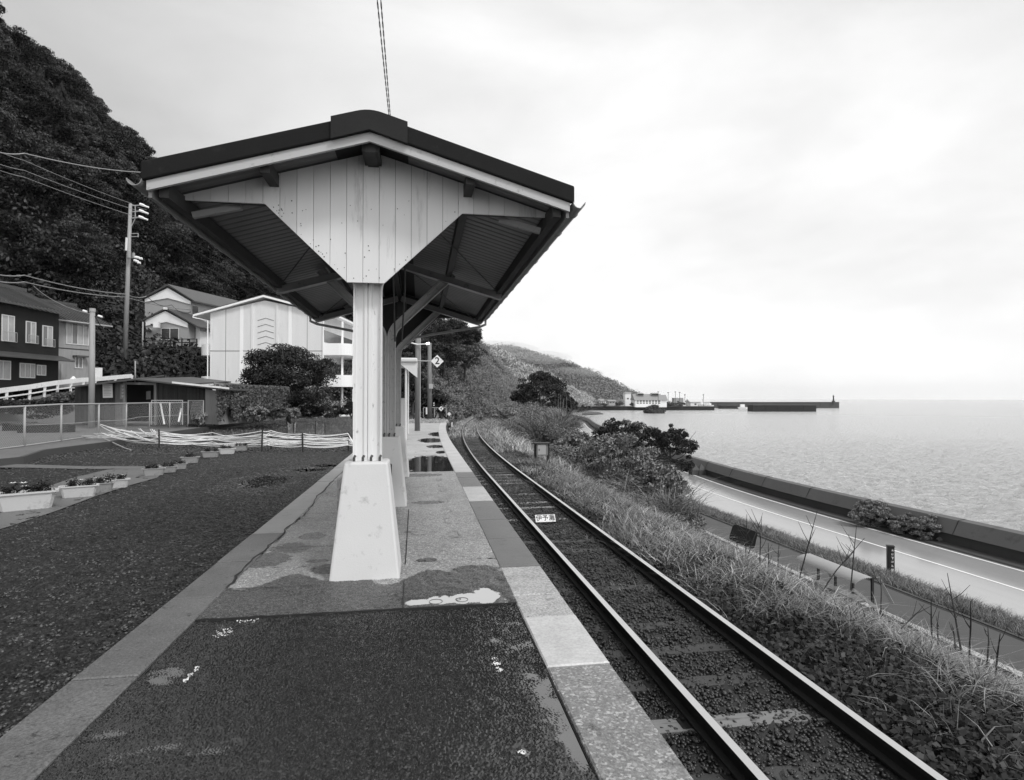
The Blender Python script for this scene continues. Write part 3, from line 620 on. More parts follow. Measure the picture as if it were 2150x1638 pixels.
while y < 62:
    lt = any(abs(y-q) < .33 for q in LIGHT) or (y > 12 and k % 3 == 0)
    key = 'l' if lt else 'd'
    if key not in protos:
        m = MB(); m.box((0, 0, -.205), (2.05, .18, .12))
        for q_ in (-.555, .555): m.box((q_, 0, -.143), (.24, .14, .012), mi=1); m.box((q_-.075, .035, -.13), (.03, .03, .03), mi=1); m.box((q_+.075, -.035, -.13), (.03, .03, .03), mi=1)
        o = m.build('sleeper', [M_['sleeperlight'] if lt else M_['sleeper'], M_['railside']], trk, bevel=.006); protos[key] = o
    else: o = protos[key].copy(); C.objects.link(o); o.parent = trk
    o.location = (float(tr(y))+random.uniform(-.03, .03), y, random.uniform(-.016, .002)+((-.004 if y < 6 else -.018) if lt else -.022)); o.rotation_euler = (random.uniform(-.01, .01), random.uniform(-.01, .01), -math.atan2(float(tr(y+1)-tr(y)), 1)+random.uniform(-.02, .02)); y += .66; k += 1
# track bed sheet
ys = np.concatenate([np.arange(-10, 30, .12), np.arange(30, 120, .5)]); us = np.linspace(-1.62, 1.5, 40); U, Yg = np.meshgrid(us, ys, indexing='ij')
Zg = -1.035+smooth_noise(U.shape, 1.2, 6, 8)*.012-.05*(np.abs(U) > 1.3); Xg = 2.7+tr(Yg)+U
tag(npmesh('track_bed', np.stack([Xg, Yg, Zg], 2).reshape(-1, 3), grid_faces(*U.shape), M_['bed'], smooth=True), kind='structure')
# stones
_ico = None
def stones(name, P, size, material, rng, flat=.7):
    t = (1+5**.5)/2; V0 = unit(np.array([(1, 0, 0), (-1, 0, 0), (0, 1, 0), (0, -1, 0), (0, 0, 1), (0, 0, -1), (.6, .6, .6), (-.6, .6, .55), (.6, -.6, .6), (-.6, -.6, .6)], dtype=float))
    F0 = np.array([(4, 8, 6), (4, 6, 7), (4, 7, 9), (4, 9, 8), (6, 8, 0), (7, 6, 2), (9, 7, 1), (8, 9, 3), (6, 0, 2), (7, 2, 1), (9, 1, 3), (8, 3, 0), (5, 2, 0), (5, 1, 2), (5, 3, 1), (5, 0, 3)])
    n = len(P); q = unit(rng.normal(0, 1, (n, 4))); w_, x, y, z = q.T
    Rm = np.stack([1-2*(y*y+z*z), 2*(x*y-z*w_), 2*(x*z+y*w_), 2*(x*y+z*w_), 1-2*(x*x+z*z), 2*(y*z-x*w_), 2*(x*z-y*w_), 2*(y*z+x*w_), 1-2*(x*x+y*y)], 1).reshape(n, 3, 3)
    S = rng.uniform(.5, 1.3, (n, 3))*size; V = V0[None]*S[:, None]*rng.uniform(.75, 1.2, (n, len(V0), 1)); V = np.einsum('nij,nkj->nki', Rm, V); V[:, :, 2] *= flat
    V = V+P[:, None]; Fq = (F0[None]+(np.arange(n)*len(V0))[:, None, None]).reshape(-1, 3); return npmesh(name, V.reshape(-1, 3), Fq, material)
rng = np.random.default_rng(12)
n = 115000; y = 1.2+38*rng.random(n)**1.7; u = rng.uniform(-1.6, 1.9, n); keep = np.abs(np.abs(u)-.555) > .06; y, u = y[keep], u[keep]
tag(stones('ballast', np.stack([2.7+tr(y)+u, y, -1.03+rng.normal(0, .010, len(y))-np.where(np.abs(u) < .5, .0, 0)], 1), .022, M_['ballast'], rng), 'dark crushed stone ballast lying between and beside the rails', 'ballast', kind='stuff')
# station name plate between the rails
pl = at(1145, 1090, Z=-.93); t = empty('name_plate', (pl.x, pl.y, -.99), rz=.02, label='small white plate with black station name standing between the rails', cat='name plate')
m = MB(); Mx = Matrix.Rotation(R(-35), 3, 'X'); m.box((0, 0, .075), (.42, .012, .16), M=Mx); m.build('plate', M_['white'], t)
def text_mesh(body, size, material, parent, loc, rot, name='lettering', extrude=.001, fontspace=1.0, offset=0):
    cu = bpy.data.curves.new(name, 'FONT'); cu.body = body; cu.size = size; cu.align_x = 'CENTER'; cu.align_y = 'CENTER'; cu.extrude = extrude; cu.space_character = fontspace; cu.offset = offset
    o = bpy.data.objects.new(name, cu); C.objects.link(o); bpy.context.view_layer.update(); dg = bpy.context.evaluated_depsgraph_get()
    me = bpy.data.meshes.new_from_object(o.evaluated_get(dg)); bpy.data.objects.remove(o); o = bpy.data.objects.new(name, me); C.objects.link(o); me.materials.clear(); me.materials.append(material)
    o.parent = parent; o.location = loc; o.rotation_euler = rot; return o
text_mesh('伊予灘', .135, M_['ink'], t, Mx @ Vector((0, -.009, 0))+Vector((0, 0, .075)), (R(55), 0, 0), offset=.0012)
m = MB(); m.box((-.15, .07, .03), (.02, .1, .06)); m.box((.15, .07, .03), (.02, .1, .06)); m.build('foot', M_['galv'], t)
#PART2
# ================================================================== YARD (left)
m = MB(); yd = [(-1.875, -8), (-1.875, 22)]+[(edgeL(y), y) for y in range(23, 46, 3)]+[(edgeL(42.5), 60), (-6, 75), (-60, 75), (-60, -8)]
m.add([(x, y, -.052) for x, y in yd], [tuple(range(len(yd)))]); tag(m.build('gravel_yard', M_['gravel']), kind='structure')
# fine gravel surface close to the platform (real relief)
cell = .02; nx = int(7.2/cell); ny = int(16.4/cell); gx = np.linspace(-9.08, -1.88, nx); gy = np.linspace(1.6, 18.0, ny); Xg, Yg = np.meshgrid(gx, gy, indexing='ij')
YP = [(556, 1006, 46, 11, 1.0), (655, 982, 34, 4.5, 1.0), (690, 975, 30, 3, .8)]
lowy = smooth_noise((nx, ny), 12, 60, 78); Zg = -.030+np.tanh(smooth_noise((nx, ny), .5, 2.0, 77))*.0075+lowy*.005-puddle_field(Xg, Yg, YP)*.03
silt = puddle_field(Xg, Yg, [(548, 1010, 88, 22, 1.0), (660, 984, 95, 10, .9), (690, 1000, 60, 10, .6)])+lowy*.12
tag(npmesh('gravel_yard', np.stack([Xg, Yg, Zg], 2).reshape(-1, 3), grid_faces(nx, ny), M_['gsurf'], smooth=False, mask=silt), kind='structure')
for (cx, cy, rx, ry, _q) in YP:
    p = at(cx, cy, Z=-.043); q0 = at(cx-rx*1.6, cy, Z=-.043); q1 = at(cx, cy-ry*1.8, Z=-.043); q2 = at(cx, cy+ry*1.8, Z=-.043); m = MB(); w_ = abs(q0.x-p.x)
    m.quad((p.x-w_, q2.y, -.0425), (p.x+w_, q2.y, -.0425), (p.x+w_, q1.y, -.0425), (p.x-w_, q1.y, -.0425)); tag(m.build('puddle', mat('dark_puddle', .05, .05, metal=.3, spec=.8)), kind='structure')
rng = np.random.default_rng(44); n = 45000; y = 2.5+24*rng.random(n)**1.3; x = -1.9-rng.random(n)*np.minimum(y*1.15, 20); P = np.stack([x, y, np.full(n, -.034)], 1)
tag(stones('gravel', P, .0115*(1+y/14)[:, None], M_['stone'], rng), 'loose dark pebbles scattered over the yard', 'gravel', kind='stuff')
# concrete strip under the planters
def gpoly(name, pxs, z, m_):
    m = MB(); m.add([at(a, b, Z=z) for a, b in pxs], [tuple(range(len(pxs)))[::-1]]); return tag(m.build(name, m_), kind='structure')
gpoly('paving_strip', [(-60, 1090), (60, 1036), (150, 1004), (225, 986), (300, 983), (345, 990), (330, 1003), (262, 1022), (200, 1042), (120, 1072), (20, 1105), (-60, 1128)], -.018, mat('paving', .13, .5, .3, 1.5, fine=.3, fs=60, stain=.6, ss=1.5, sv=.5))
gpoly('paving_strip', [(-60, 973), (60, 975), (180, 979), (305, 979), (305, 984), (180, 985), (60, 982), (-60, 981)], -.016, mat('paving', .2))
# raised terrace behind a low kerb
TZ = .13
kl = [(-200, 985), (51, 960), (96, 945), (237, 927), (287, 918), (330, 911), (420, 899), (520, 884), (560, 879)]
K = [at(a, b, Z=TZ) for a, b in kl]
poly = [(p.x, p.y) for p in K]; far = [(poly[-1][0]+2, 60), (-60, 60), (-60, poly[0][1])]
m = MB(); m.add([(x, y, TZ) for x, y in poly+far], [tuple(range(len(poly)+3))]); tag(m.build('raised_yard', mat('raised_yard_soil', .13, .7, .35, .8, fine=.5, fs=14, bump=.6, bs=20)), kind='structure')
m = MB()
for a_, b_ in zip(K[:-1], K[1:]):
    d = Vector((b_.y-a_.y, -(b_.x-a_.x), 0)).normalized()*.10
    m.prism([a_+Vector((0, 0, .012)), b_+Vector((0, 0, .012)), b_-d+Vector((0, 0, .012)), a_-d+Vector((0, 0, .012))], (0, 0, -.3))
tag(m.build('kerb', M_['concdark']), kind='structure')
# ---- chain link fence
def fence_post_at(px, pyb, pyt, z0): 
    b_ = at(px, pyb, Z=z0); h = (pyb-pyt)*( _zc(b_))/F; return b_, h
def _zc(p): return p.x*math.sin(YAW)+p.y*math.cos(YAW)
fp = [(-120, 970, 866), (-30, 948, 857), (51, 938, 853), (128, 927, 849), (207, 915, 848), (265, 904, 847), (314, 900, 846), (356, 899, 846), (394, 897, 845)]
fn = empty('chain_link_fence', at(207, 915, Z=TZ), label='galvanised chain link fence with round posts along the raised yard', cat='fence')
FP = []
for (px, pb, pt) in fp:
    b_, h = fence_post_at(px, pb, pt, TZ); FP.append((b_, h)); m = MB(); m.tube([b_-Vector((0, 0, .1)), b_+Vector((0, 0, h))], .032, 8); mover(m.build('post', M_['galv'], smooth=True), fn, fn.location)
m = MB(); m.tube([b_+Vector((0, 0, h)) for b_, h in FP], .026, 7); mover(m.build('top_rail', M_['galv']), fn, fn.location)
m = MB(); m.tube([b_+Vector((0, 0, .03)) for b_, h in FP[:6]], .02, 6); mover(m.build('bottom_rail', M_['galv']), fn, fn.location)
V = []; Fc = []
def seg_ribbon(a, b, w_):
    d = (b-a).normalized(); s_ = d.cross(Vector((0, 1, 0))); s_ = (s_.normalized() if s_.length > .01 else Vector((1, 0, 0)))*w_; k = len(V); V.extend([a-s_, a+s_, b+s_, b-s_]); Fc.append((k, k+1, k+2, k+3))
for (b0, h0), (b1, h1) in zip(FP[:-1], FP[1:]):
    ln = (b1-b0).length; hh = (h0+h1)/2; p_ = .085; n = int((ln+hh)/p_)
    for i in range(n):
        u0 = i*p_-hh; 
        for dr in (1, -1):
            s0, s1 = max(0, u0), min(ln, u0+hh)
            if s1-s0 < .02: continue
            z0, z1 = s0-u0, s1-u0
            if dr < 0: z0, z1 = hh-z0, hh-z1
            q0 = b0.lerp(b1, s0/ln)+Vector((0, 0, z0*.97+.03)); q1 = b0.lerp(b1, s1/ln)+Vector((0, 0, z1*.97+.03)); seg_ribbon(q0, q1, .002)
mover(npmesh('mesh_panel', np.array([list(v) for v in V]), np.array(Fc), M_['galv']), fn, fn.location)
m = MB(); pts = [at(51, 893, D=19), at(150, 889, D=20), at(210, 884, D=21), at(260, 882, D=23), at(290, 876, D=24), at(340, 873, D=26), at(394, 871, D=28)]
m.tube(pts, .008, 4); mover(m.build('middle_wire', M_['galv']), fn, fn.location)
# second frame of fence near the shed
def frame_panel(name, px0, px1, pyt, pyb, D, lab):
    a_, b_ = at(px0, pyb, D=D), at(px1, pyb, D=D); h = (pyb-pyt)*D/F; t = empty(name, a_, label=lab, cat='fence panel')
    m = MB(); m.tube([a_, a_+Vector((0, 0, h)), b_+Vector((0, 0, h)), b_], .03, 6); mover(m.build('frame', M_['galv']), t, t.location)
    m = MB(); n = 14
    for i in range(n):
        u = i/n; m.tube([a_.lerp(b_, u), a_.lerp(b_, min(1, u+.3))+Vector((0, 0, h))], .004, 3); m.tube([a_.lerp(b_, min(1, u+.3)), a_.lerp(b_, u)+Vector((0, 0, h))], .004, 3)
    mover(m.build('mesh_panel', M_['galv']), t, t.location)
frame_panel('gate_panel', 395, 427, 841, 890, 29, 'small wire mesh gate panel against the grey corrugated end of the shed')
frame_panel('gate_panel', 318, 383, 841, 892, 28.4, 'wire mesh gate panel standing in front of the shed doorway')
# ---- traffic cones and black slabs behind the fence
def cone(px, pb, pt, Z, lab, lean=0):
    b_ = at(px, pb, Z=Z); h = (pb-pt)*_zc(b_)/F; t = empty('traffic_cone', b_, label=lab, cat='traffic cone')
    m = MB(); m.tube([(0, 0, 0), (lean*h, 0, h)], [h*.22, h*.05], 12); m.box((0, 0, .02), (h*.55, h*.55, .04)); m.build('body', M_['cone'], t, smooth=False)
    for z in (.3, .55, .78):
        m = MB(); m.tube([(lean*h*z, 0, h*z), (lean*h*(z+.12), 0, h*(z+.12))], [h*(.22-.17*z)+.008, h*(.22-.17*(z+.12))+.008], 12); m.build('reflective_band', M_['white'], t)
    m = MB(); m.tube([(lean*h+math.cos(a)*.07*h, 0, h+.08*h+math.sin(a)*.1*h) for a in np.linspace(-1.2, 4.3, 12)], .02*h, 6); m.build('ring_handle', M_['white'], t)
cone(84, 889, 846, TZ, 'white banded traffic cone with a ring top behind the wire fence'); cone(178, 879, 848, TZ+.35, 'leaning white banded traffic cone beside the shed wall', -.35)
for (px, pb, wd, lab) in [(98, 908, 2.4, 'low dark stone bench block behind the wire fence'), (38, 904, 1.2, 'low dark bench block at the picture edge behind the wire fence')]:
    b_ = at(px, pb, Z=TZ); t = empty('stone_bench', b_, label=lab, cat='bench'); m = MB(); m.box((0, 0, .16), (wd*.8, .5, .32)); m.build('base', M_['ink'], t); m = MB(); m.box((0, 0, .35), (wd, .62, .07)); m.build('seat', M_['concdark'], t, bevel=.02)
# ---- planters
def planter(px, pb, wpx, col, lab, flowers, rz, sd):
    b_ = at(px, pb, Z=-.022); D = _zc(b_); Wd = wpx*D/F/1.0; t = empty('planter', b_, rz=rz, label=lab, cat='planter', group='planters set along the paving strip')
    ln = Wd*1.0; dp = Wd*.42; h = Wd*.36
    def ring(l, d, z, c): return [(-l+c, -d, z), (l-c, -d, z), (l, -d+c, z), (l, d-c, z), (l-c, d, z), (-l+c, d, z), (-l, d-c, z), (-l, -d+c, z)]
    rs = [ring(ln*.40, dp*.38, 0, dp*.12), ring(ln*.47, dp*.47, h*.88, dp*.14), ring(ln*.52, dp*.54, h*.9, dp*.15), ring(ln*.52, dp*.54, h, dp*.15), ring(ln*.46, dp*.46, h, dp*.13), ring(ln*.44, dp*.43, h*.86, dp*.12)]
    m = MB(); V = [v for r in rs for v in r]; fs = [(i*8+k, i*8+(k+1) % 8, (i+1)*8+(k+1) % 8, (i+1)*8+k) for i in range(5) for k in range(8)]+[tuple(range(7, -1, -1))]
    m.add(V, fs); m.build('trough', col, t); m = MB(); m.add(ring(ln*.44, dp*.43, h*.86, dp*.12), [tuple(range(8))]); m.build('soil', M_['bed'], t)
    rg = np.random.default_rng(sd); n = 420; nb = 7; cc = np.stack([rg.uniform(-ln*.33, ln*.33, nb), rg.uniform(-dp*.2, dp*.2, nb), np.full(nb, h*1.0)], 1); idx = rg.integers(0, nb, n)
    P = cc[idx]+rg.normal(0, 1, (n, 3))*np.array([.045, .035, .045])*Wd*1.5+np.array([0, 0, .03]); P[:, 2] = np.maximum(P[:, 2], h*.88); Vv, Ff = leaf_quads(P, P-cc[idx]+np.array([0, 0, .05]), .045*Wd*1.6, rg); npmesh('foliage', Vv, Ff, M_['leafdark'], t)
    for i in range(flowers):
        m = MB(); c_ = Vector((rg.uniform(-ln*.34, ln*.34), rg.uniform(-dp*.3, dp*.2), h*rg.uniform(1.15, 1.5))); r_ = .038*Wd*1.7
        for k in range(6):
            a = k/6*6.283; m.add([c_, c_+Vector((math.cos(a-.4), math.sin(a-.4), .3))*r_*.8, c_+Vector((math.cos(a), math.sin(a), .35))*r_*1.2, c_+Vector((math.cos(a+.4), math.sin(a+.4), .3))*r_*.8], [(0, 1, 2, 3)])
        m.build('flower', M_['flower'], t)
for i, (px, pb, wp, col, fl, lab) in enumerate([
    (55, 1069, 96, 'planterw', 3, 'largest pale planter, nearest of the row, cut by the picture edge'), (166, 1043, 62, 'planterw', 1, 'white planter with one small flowering sprig in the middle'),
    (208, 1033, 50, 'planterg', 3, 'dark stained planter between two white ones, with pale flowers'), (243, 1024, 46, 'planterw', 4, 'white planter packed with small flowers, right of the dark stained one'),
    (323, 998, 39, 'planterg', 7, 'grey planter with a dome of round white flowers'), (352, 992, 33, 'planterg', 2, 'grey planter tucked beside the one with the white flower dome'),
    (375, 985, 29, 'planterg', 2, 'small grey planter third from the left in the middle cluster'), (399, 972, 33, 'planterg', 1, 'shallow grey planter with a single bushy plant standing alone'),
    (442, 960, 32, 'planterg', 0, 'grey planter with almost bare soil before the white tapes'), (477, 953, 30, 'planterw', 2, 'bright white planter close to the white tapes'), (506, 946, 26, 'planterg', 2, 'last and smallest grey planter with a leafy tuft by the white tapes')]):
    planter(px, pb, wp*1.08, M_[col], lab, fl, R([38, 30, 32, 32, 26, 30, 34, 18, 8, 14, 4][i])*.8, 50+i)
# ---- stakes and sagging white tapes
STK = [(335, 902, 943), (447, 905, 938), (549, 902, 948), (569, 902, 944), (636, 909, 948), (731, 907, 948)]
SP = []
for (px, pt, pb) in STK:
    b_ = at(px, pb, Z=-.045); h = (pb-pt)*_zc(b_)/F; SP.append((b_, h)); m = MB(); r_ = random.Random(px); m.tube([b_-Vector((0, 0, .2)), b_+Vector((r_.uniform(-.03, .03), 0, h))], [.026, .022], 7)
    tag(m.build('stake', M_['stalk']), 'short dark wooden stake holding up the white tapes', 'stake', 'stakes holding the white tapes')
def rope(pts, r_, lab, sag, group, mat_=None):
    P = []
    for a_, b_ in zip(pts[:-1], pts[1:]):
        n = 8
        for i in range(n): u = i/n; P.append(a_.lerp(b_, u)-Vector((0, 0, sag*4*u*(1-u)*(b_-a_).length*.12)))
    P.append(pts[-1]); m = MB(); m.tube(P, r_, 5); return tag(m.build('white_tape', mat_ or M_['rope']), lab, 'tape', group)
rr = random.Random(5)
A0 = [(207, 891), (225, 897), (241, 905), (213, 909), (228, 912), (250, 902), (290, 900), (315, 901), (320, 903), (260, 908), (240, 901), (275, 904), (300, 906)]
for i in range(22):
    a_ = at(A0[i % 13][0]+(4 if i > 12 else 0), A0[i % 13][1], D=23 if i == 0 else 20.5-(i % 13)*.12)
    fr = [.92, .75, .55, .35, .85, .65, .45, .3, .9, .6, .5, .4, .7][(i*5+i//13) % 13]; pts = [a_]
    for k, (b_, h) in enumerate(SP):
        if k == 3 and i % 2: continue
        if k == 1 and i % 3 == 0: continue
        off = Vector((0, -.03 if k % 2 else .03, 0)); pts.append(b_+off+Vector((0, 0, h*min(.95, fr*(.75+.35*rr.random())))))
    e = at(745, 905+rr.uniform(18, 32), D=18+rr.uniform(-.5, .5)); pts.append(e)
    rope(pts, rr.choice([.005, .007, .009, .012]), 'white tape strand sagging between the dark stakes across the yard', rr.uniform(.05, .45), 'white tapes strung across the yard')
# small net frame behind
tn = empty('garden_net', at(640, 906, Z=-.045), label='thin net sagging from thin stakes behind the white tapes', cat='net')
NS = [(603, 884, 911), (616, 886, 911), (621, 884, 908), (662, 884, 913), (682, 888, 912)]; NP = []
for (px, pt, pb) in NS:
    b_ = at(px, pb, Z=-.045); h = (pb-pt)*_zc(b_)/F; NP.append((b_, h)); m = MB(); m.tube([b_, b_+Vector((0, 0, h))], .02, 5); mover(m.build('stake', M_['stalk']), tn, tn.location)
m = MB()
for k in range(9):
    for (b0, h0), (b1, h1) in zip(NP[:-1], NP[1:]):
        u = (k+.5)/9; pts = [b0.lerp(b1, q)+Vector((0, 0, (h0*(1-q)+h1*q)*(1-u)-.5*q*(1-q)*(1-u)*.9)) for q in np.linspace(0, 1, 7)]; m.tube(pts, .004, 3)
mover(m.build('netting', M_['net']), tn, tn.location)
# coiled hose by the fence
m = MB(); c_ = at(225, 921, Z=TZ+.03); pts = [c_+Vector((math.cos(a)*(.55+.02*a), math.sin(a)*(.4+.02*a), .01*a)) for a in np.linspace(0, 15, 60)]+[at(262, 941, Z=-.02), at(275, 945, Z=-.02)]
m.tube(pts, .018, 6); tag(m.build('garden_hose', M_['galv']), 'coiled grey hose lying on the low kerb by the fence', 'hose')
# ================================================================== SHED
t = empty('shed', at(285, 892, D=29.6), label='low dark timber shed with an open black doorway and sagging roof', cat='shed')
def sp_(px, py, D=29.6): return at(px, py, D=D)
def wallpoly(pxs, D, dep, name, m_, par, boards=0):
    m = MB()
    if boards:
        x0 = min(p[0] for p in pxs); x1 = max(p[0] for p in pxs); top = [p for p in pxs if p[2] == 1]; top.sort(); yb = max(p[1] for p in pxs); bw = (x1-x0)/boards
        for i in range(boards):
            a_, b_ = x0+i*bw+.12, x0+(i+1)*bw-.12; ya = np.interp(a_, [p[0] for p in top], [p[1] for p in top]); yb_ = np.interp(b_, [p[0] for p in top], [p[1] for p in top])
            jj = random.uniform(-.02, .02); m.prism([sp_(a_, ya, D+jj), sp_(b_, yb_, D+jj), sp_(b_, yb, D+jj), sp_(a_, yb, D+jj)], (0, .05, 0))
    else: m.prism([sp_(p[0], p[1], D) for p in pxs], (0, dep, 0))
    return mover(m.build(name, m_), par, par.location)
wallpoly([(157, 812, 1), (242, 806, 1), (157, 893, 0), (242, 893, 0)], 29.6, .1, 'wall', M_['shed'], t, 26)
wallpoly([(242, 804, 1), (263, 801, 1), (242, 893, 0), (263, 893, 0)], 29.55, .1, 'wall', mat('shed_boards_light', .09, .7, .4, 2, streak=(8, 8, .15)), t, 4)
wallpoly([(327, 806, 1), (431, 818, 1), (327, 893, 0), (431, 893, 0)], 29.6, .1, 'wall', M_['shed'], t, 30)
wallpoly([(431, 817, 1), (459, 821, 1), (431, 891, 0), (459, 891, 0)], 29.4, .1, 'corrugated_wall', M_['shedl'], t, 14)
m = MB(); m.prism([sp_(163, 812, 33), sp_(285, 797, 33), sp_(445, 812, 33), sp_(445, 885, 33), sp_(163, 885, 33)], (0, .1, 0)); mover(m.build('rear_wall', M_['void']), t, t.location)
m = MB(); m.beam(sp_(262, 800, 29.5), sp_(262, 893, 29.5), .12, .12); m.beam(sp_(327, 806, 29.5), sp_(327, 893, 29.5), .12, .12); m.beam(sp_(262, 805, 29.5), sp_(329, 806, 29.5), .1, .12); mover(m.build('door_frame', M_['poledark']), t, t.location)
m = MB(); m.prism([sp_(307, 822, 30.2), sp_(316, 821, 30.2), sp_(316, 838, 30.2), sp_(307, 839, 30.2)], (0, .02, 0)); mover(m.build('window', M_['glassm']), t, t.location)
m = MB(); m.quad(sp_(215, 806, 29.5), sp_(236, 806, 29.5), sp_(237, 835, 29.5), sp_(216, 835.5, 29.5)); nb = m.build('notice', M_['paper']); mover(nb, t, t.location)
m = MB()
for i in range(7):
    y_ = 810+i*3.2; m.quad(sp_(218, y_, 29.47), sp_(218+random.uniform(9, 16), y_, 29.47), sp_(218+random.uniform(9, 16), y_+.9, 29.47), sp_(218, y_+.9, 29.47))
mover(m.build('printed_lines', M_['housegrey']), nb, t.location)
m = MB(); m.prism([sp_(253, 806, 29.45), sp_(262, 806, 29.45), sp_(262, 838, 29.45), sp_(252, 838, 29.45)], (0, .02, 0)); vb = m.build('vertical_signboard', M_['poledark']); mover(vb, t, t.location)
m = MB()
for i in range(4): m.quad(sp_(255, 809+i*7, 29.43), sp_(260, 809+i*7, 29.43), sp_(259, 813+i*7, 29.43), sp_(256, 814+i*7, 29.43))
mover(m.build('faded_lettering', M_['housegrey']), vb, t.location)
def roofslab(pa, pb, Da, Db, dep, th, name, m_, par):
    a_, b_ = at(*pa, D=Da), at(*pb, D=Db); m = MB(); m.prism([a_, b_, b_-Vector((0, 0, th)), a_-Vector((0, 0, th))], dep); return mover(m.build(name, m_), par, par.location)
roofslab((150, 811), (286, 795), 29.0, 29.0, (-.5, 4.4, .35), .07, 'roof', M_['tile'], t)
roofslab((284, 795), (380, 806), 28.9, 28.9, (1.0, 4.4, .25), .07, 'roof', M_['tile'], t); roofslab((378, 806), (470, 816), 28.9, 28.8, (1.0, 4.4, .0), .08, 'roof', M_['tile'], t)
roofslab((361, 801), (480, 813.5), 28.8, 28.7, (0, .1, 0), .09, 'roof_flashing', M_['white'], t)
for (xa, ya, xb, yb) in [(345, 888, 337, 848), (375, 883, 381, 858)]:
    m = MB(); m.beam(sp_(xa, ya+3, 28), sp_(xb, yb, 28.6), .07, .05); tag(m.build('white_plank', M_['frame']), 'narrow white plank leaning against the shed front %s' % ('beside the doorway' if xa == 345 else 'under its grey boards'), 'plank')
# lean-to of the shed, covered with creepers
t2 = empty('creeper_covered_outhouse', at(530, 893, D=30), label='long low outhouse behind the shed smothered in hanging creepers', cat='outbuilding')
m = MB(); m.prism([at(459, 822, D=29.5), at(600, 830, D=36), at(600, 880, D=36), at(459, 892, D=29.5)], (-.6, 2, 0)); mover(m.build('wall', M_['shedl']), t2, t2.location)
m = MB(); m.prism([at(452, 812, D=29.0), at(606, 824, D=36), at(606, 827.5, D=36), at(452, 817, D=29)], (-1.2, 3.4, .35)); mover(m.build('roof', M_['tile']), t2, t2.location)
m = MB(); m.tube([at(446, 815.5, D=28.9), at(520, 822, D=32), at(560, 826, D=34)], .05, 6); mover(m.build('roof_edge', M_['white']), t2, t2.location)
rg = np.random.default_rng(90); n = 26000; u = rg.random(n); v = rg.random(n)**1.1
A_ = np.array(at(462, 818, D=29.2)); B_ = np.array(at(606, 822, D=35.6)); hgt = 1.85
P = A_[None]*(1-u)[:, None]+B_[None]*u[:, None]; thick = .25+.25*np.sin(u*19)**2+.2*(1-v); P[:, 2] += .25-v*hgt*(.75+.25*np.sin(u*31+1)); P[:, 1] -= rg.random(n)*thick; P[:, 0] += rg.normal(0, .05, n)
keep = (np.sin(u*60+v*2)+np.sin(u*23+4)+rg.normal(0, .8, n) > -.6-(1-v)*1.3); P = P[keep]
Vv, Ff = leaf_quads(P, np.tile([.2, -1, .5], (len(P), 1)), .15, rg, jitter=.6, droop=.4); o = npmesh('creeper_foliage', Vv, Ff, M_['leafmid']); mover(o, t2, t2.location)
# ---- low shrubs along the shed foot
def shrub(px, pb, wpx, hpx, D=None, Z=None, mat_='leafmid', leaf=.06, n=(26, 160), lab='', name='shrub', seed=1, cat='shrub', group=None, depth=None, **k):
    b_ = at(px, pb, D=D) if D else at(px, pb, Z=Z); zc = _zc(b_); w2 = wpx*zc/F/2; h = hpx*zc/F; t = empty(name, b_, label=lab, cat=cat, group=group); rg = np.random.default_rng(seed)
    crown_mesh('foliage', M_[mat_], n[0], n[1], leaf, seed, t, scale=(w2, depth or w2*.8, h*.55), loc=(0, 0, h*.45), **k)
    m = MB()
    for i in range(5): a = rg.uniform(0, 6.28); m.tube([(0, 0, -.1), (math.cos(a)*w2*.5, math.sin(a)*w2*.4, h*.6)], [.03*h**.5, .012], 5)
    m.build('stem', M_['bark'], t); return t
for i, (px, pb, wp, hp, mt, lf, lab) in enumerate([(418, 892, 34, 24, 'leaflight', .16, 'pale strappy clump of leaves at the shed corner'), (450, 890, 34, 36, 'leafdark', .14, 'dark leafy shrub climbing the corrugated shed end'), (483, 885, 40, 28, 'leafmid', .14, 'grey green shrub between the dark shrub and the big leaved plants'),
    (530, 884, 52, 30, 'leaflight', .24, 'clump of large pale leaves in front of the creepers'), (575, 878, 50, 26, 'leafmid', .15, 'bushy shrub at the end of the creeper wall'), (610, 876, 40, 20, 'leaflight', .18, 'low pale leaved clump beneath the round tree'), (650, 874, 60, 22, 'leafdark', .16, 'dark low shrub beside the round tree trunk'), (700, 874, 70, 24, 'leafdark', .16, 'dark hedge shrub below the apartment balconies'), (738, 876, 40, 38, 'leafdark', .14, 'pointed dark shrub behind the canopy column')]):
    shrub(px, pb, wp, hp, D=29+i*.8 if i < 6 else 38, mat_=mt, leaf=lf, n=(18, 90), lab=lab, seed=200+i)
# round tree
def tree(name, px, pb, wpx, hpx, D, mat_, leaf, n, lab, seed, cz=.58, zs=.5, dy=.9, tr_=.14, cat='tree', group=None, clump=.3, **k):
    b_ = at(px, pb, D=D); w2 = wpx*D/F/2; h = hpx*D/F; t = empty(name, b_, label=lab, cat=cat, group=group); rg = np.random.default_rng(seed)
    crown_mesh('crown', M_[mat_], n[0], n[1], leaf, seed, t, scale=(w2, w2*dy, h*zs), loc=(0, 0, h*cz), clump=clump, **k); trunk_mb(h, tr_, rg).build('trunk', M_['bark'], t, smooth=True); return t
tree('broadleaf_tree', 606, 880, 182, 158, 37, 'leafdark', .14, (95, 420), 'round dense dark tree in front of the pale apartment gable', 301, cz=.53, zs=.44, clump=.27)
tree('broadleaf_tree', 500, 870, 90, 62, 39, 'leafmid', .15, (40, 260), 'low spreading tree rising behind the creeper covered outhouse', 302, cz=.6, zs=.4)
# ================================================================== BUILDINGS on the left
def Q(px, py, D): return at(px, py, D=D)
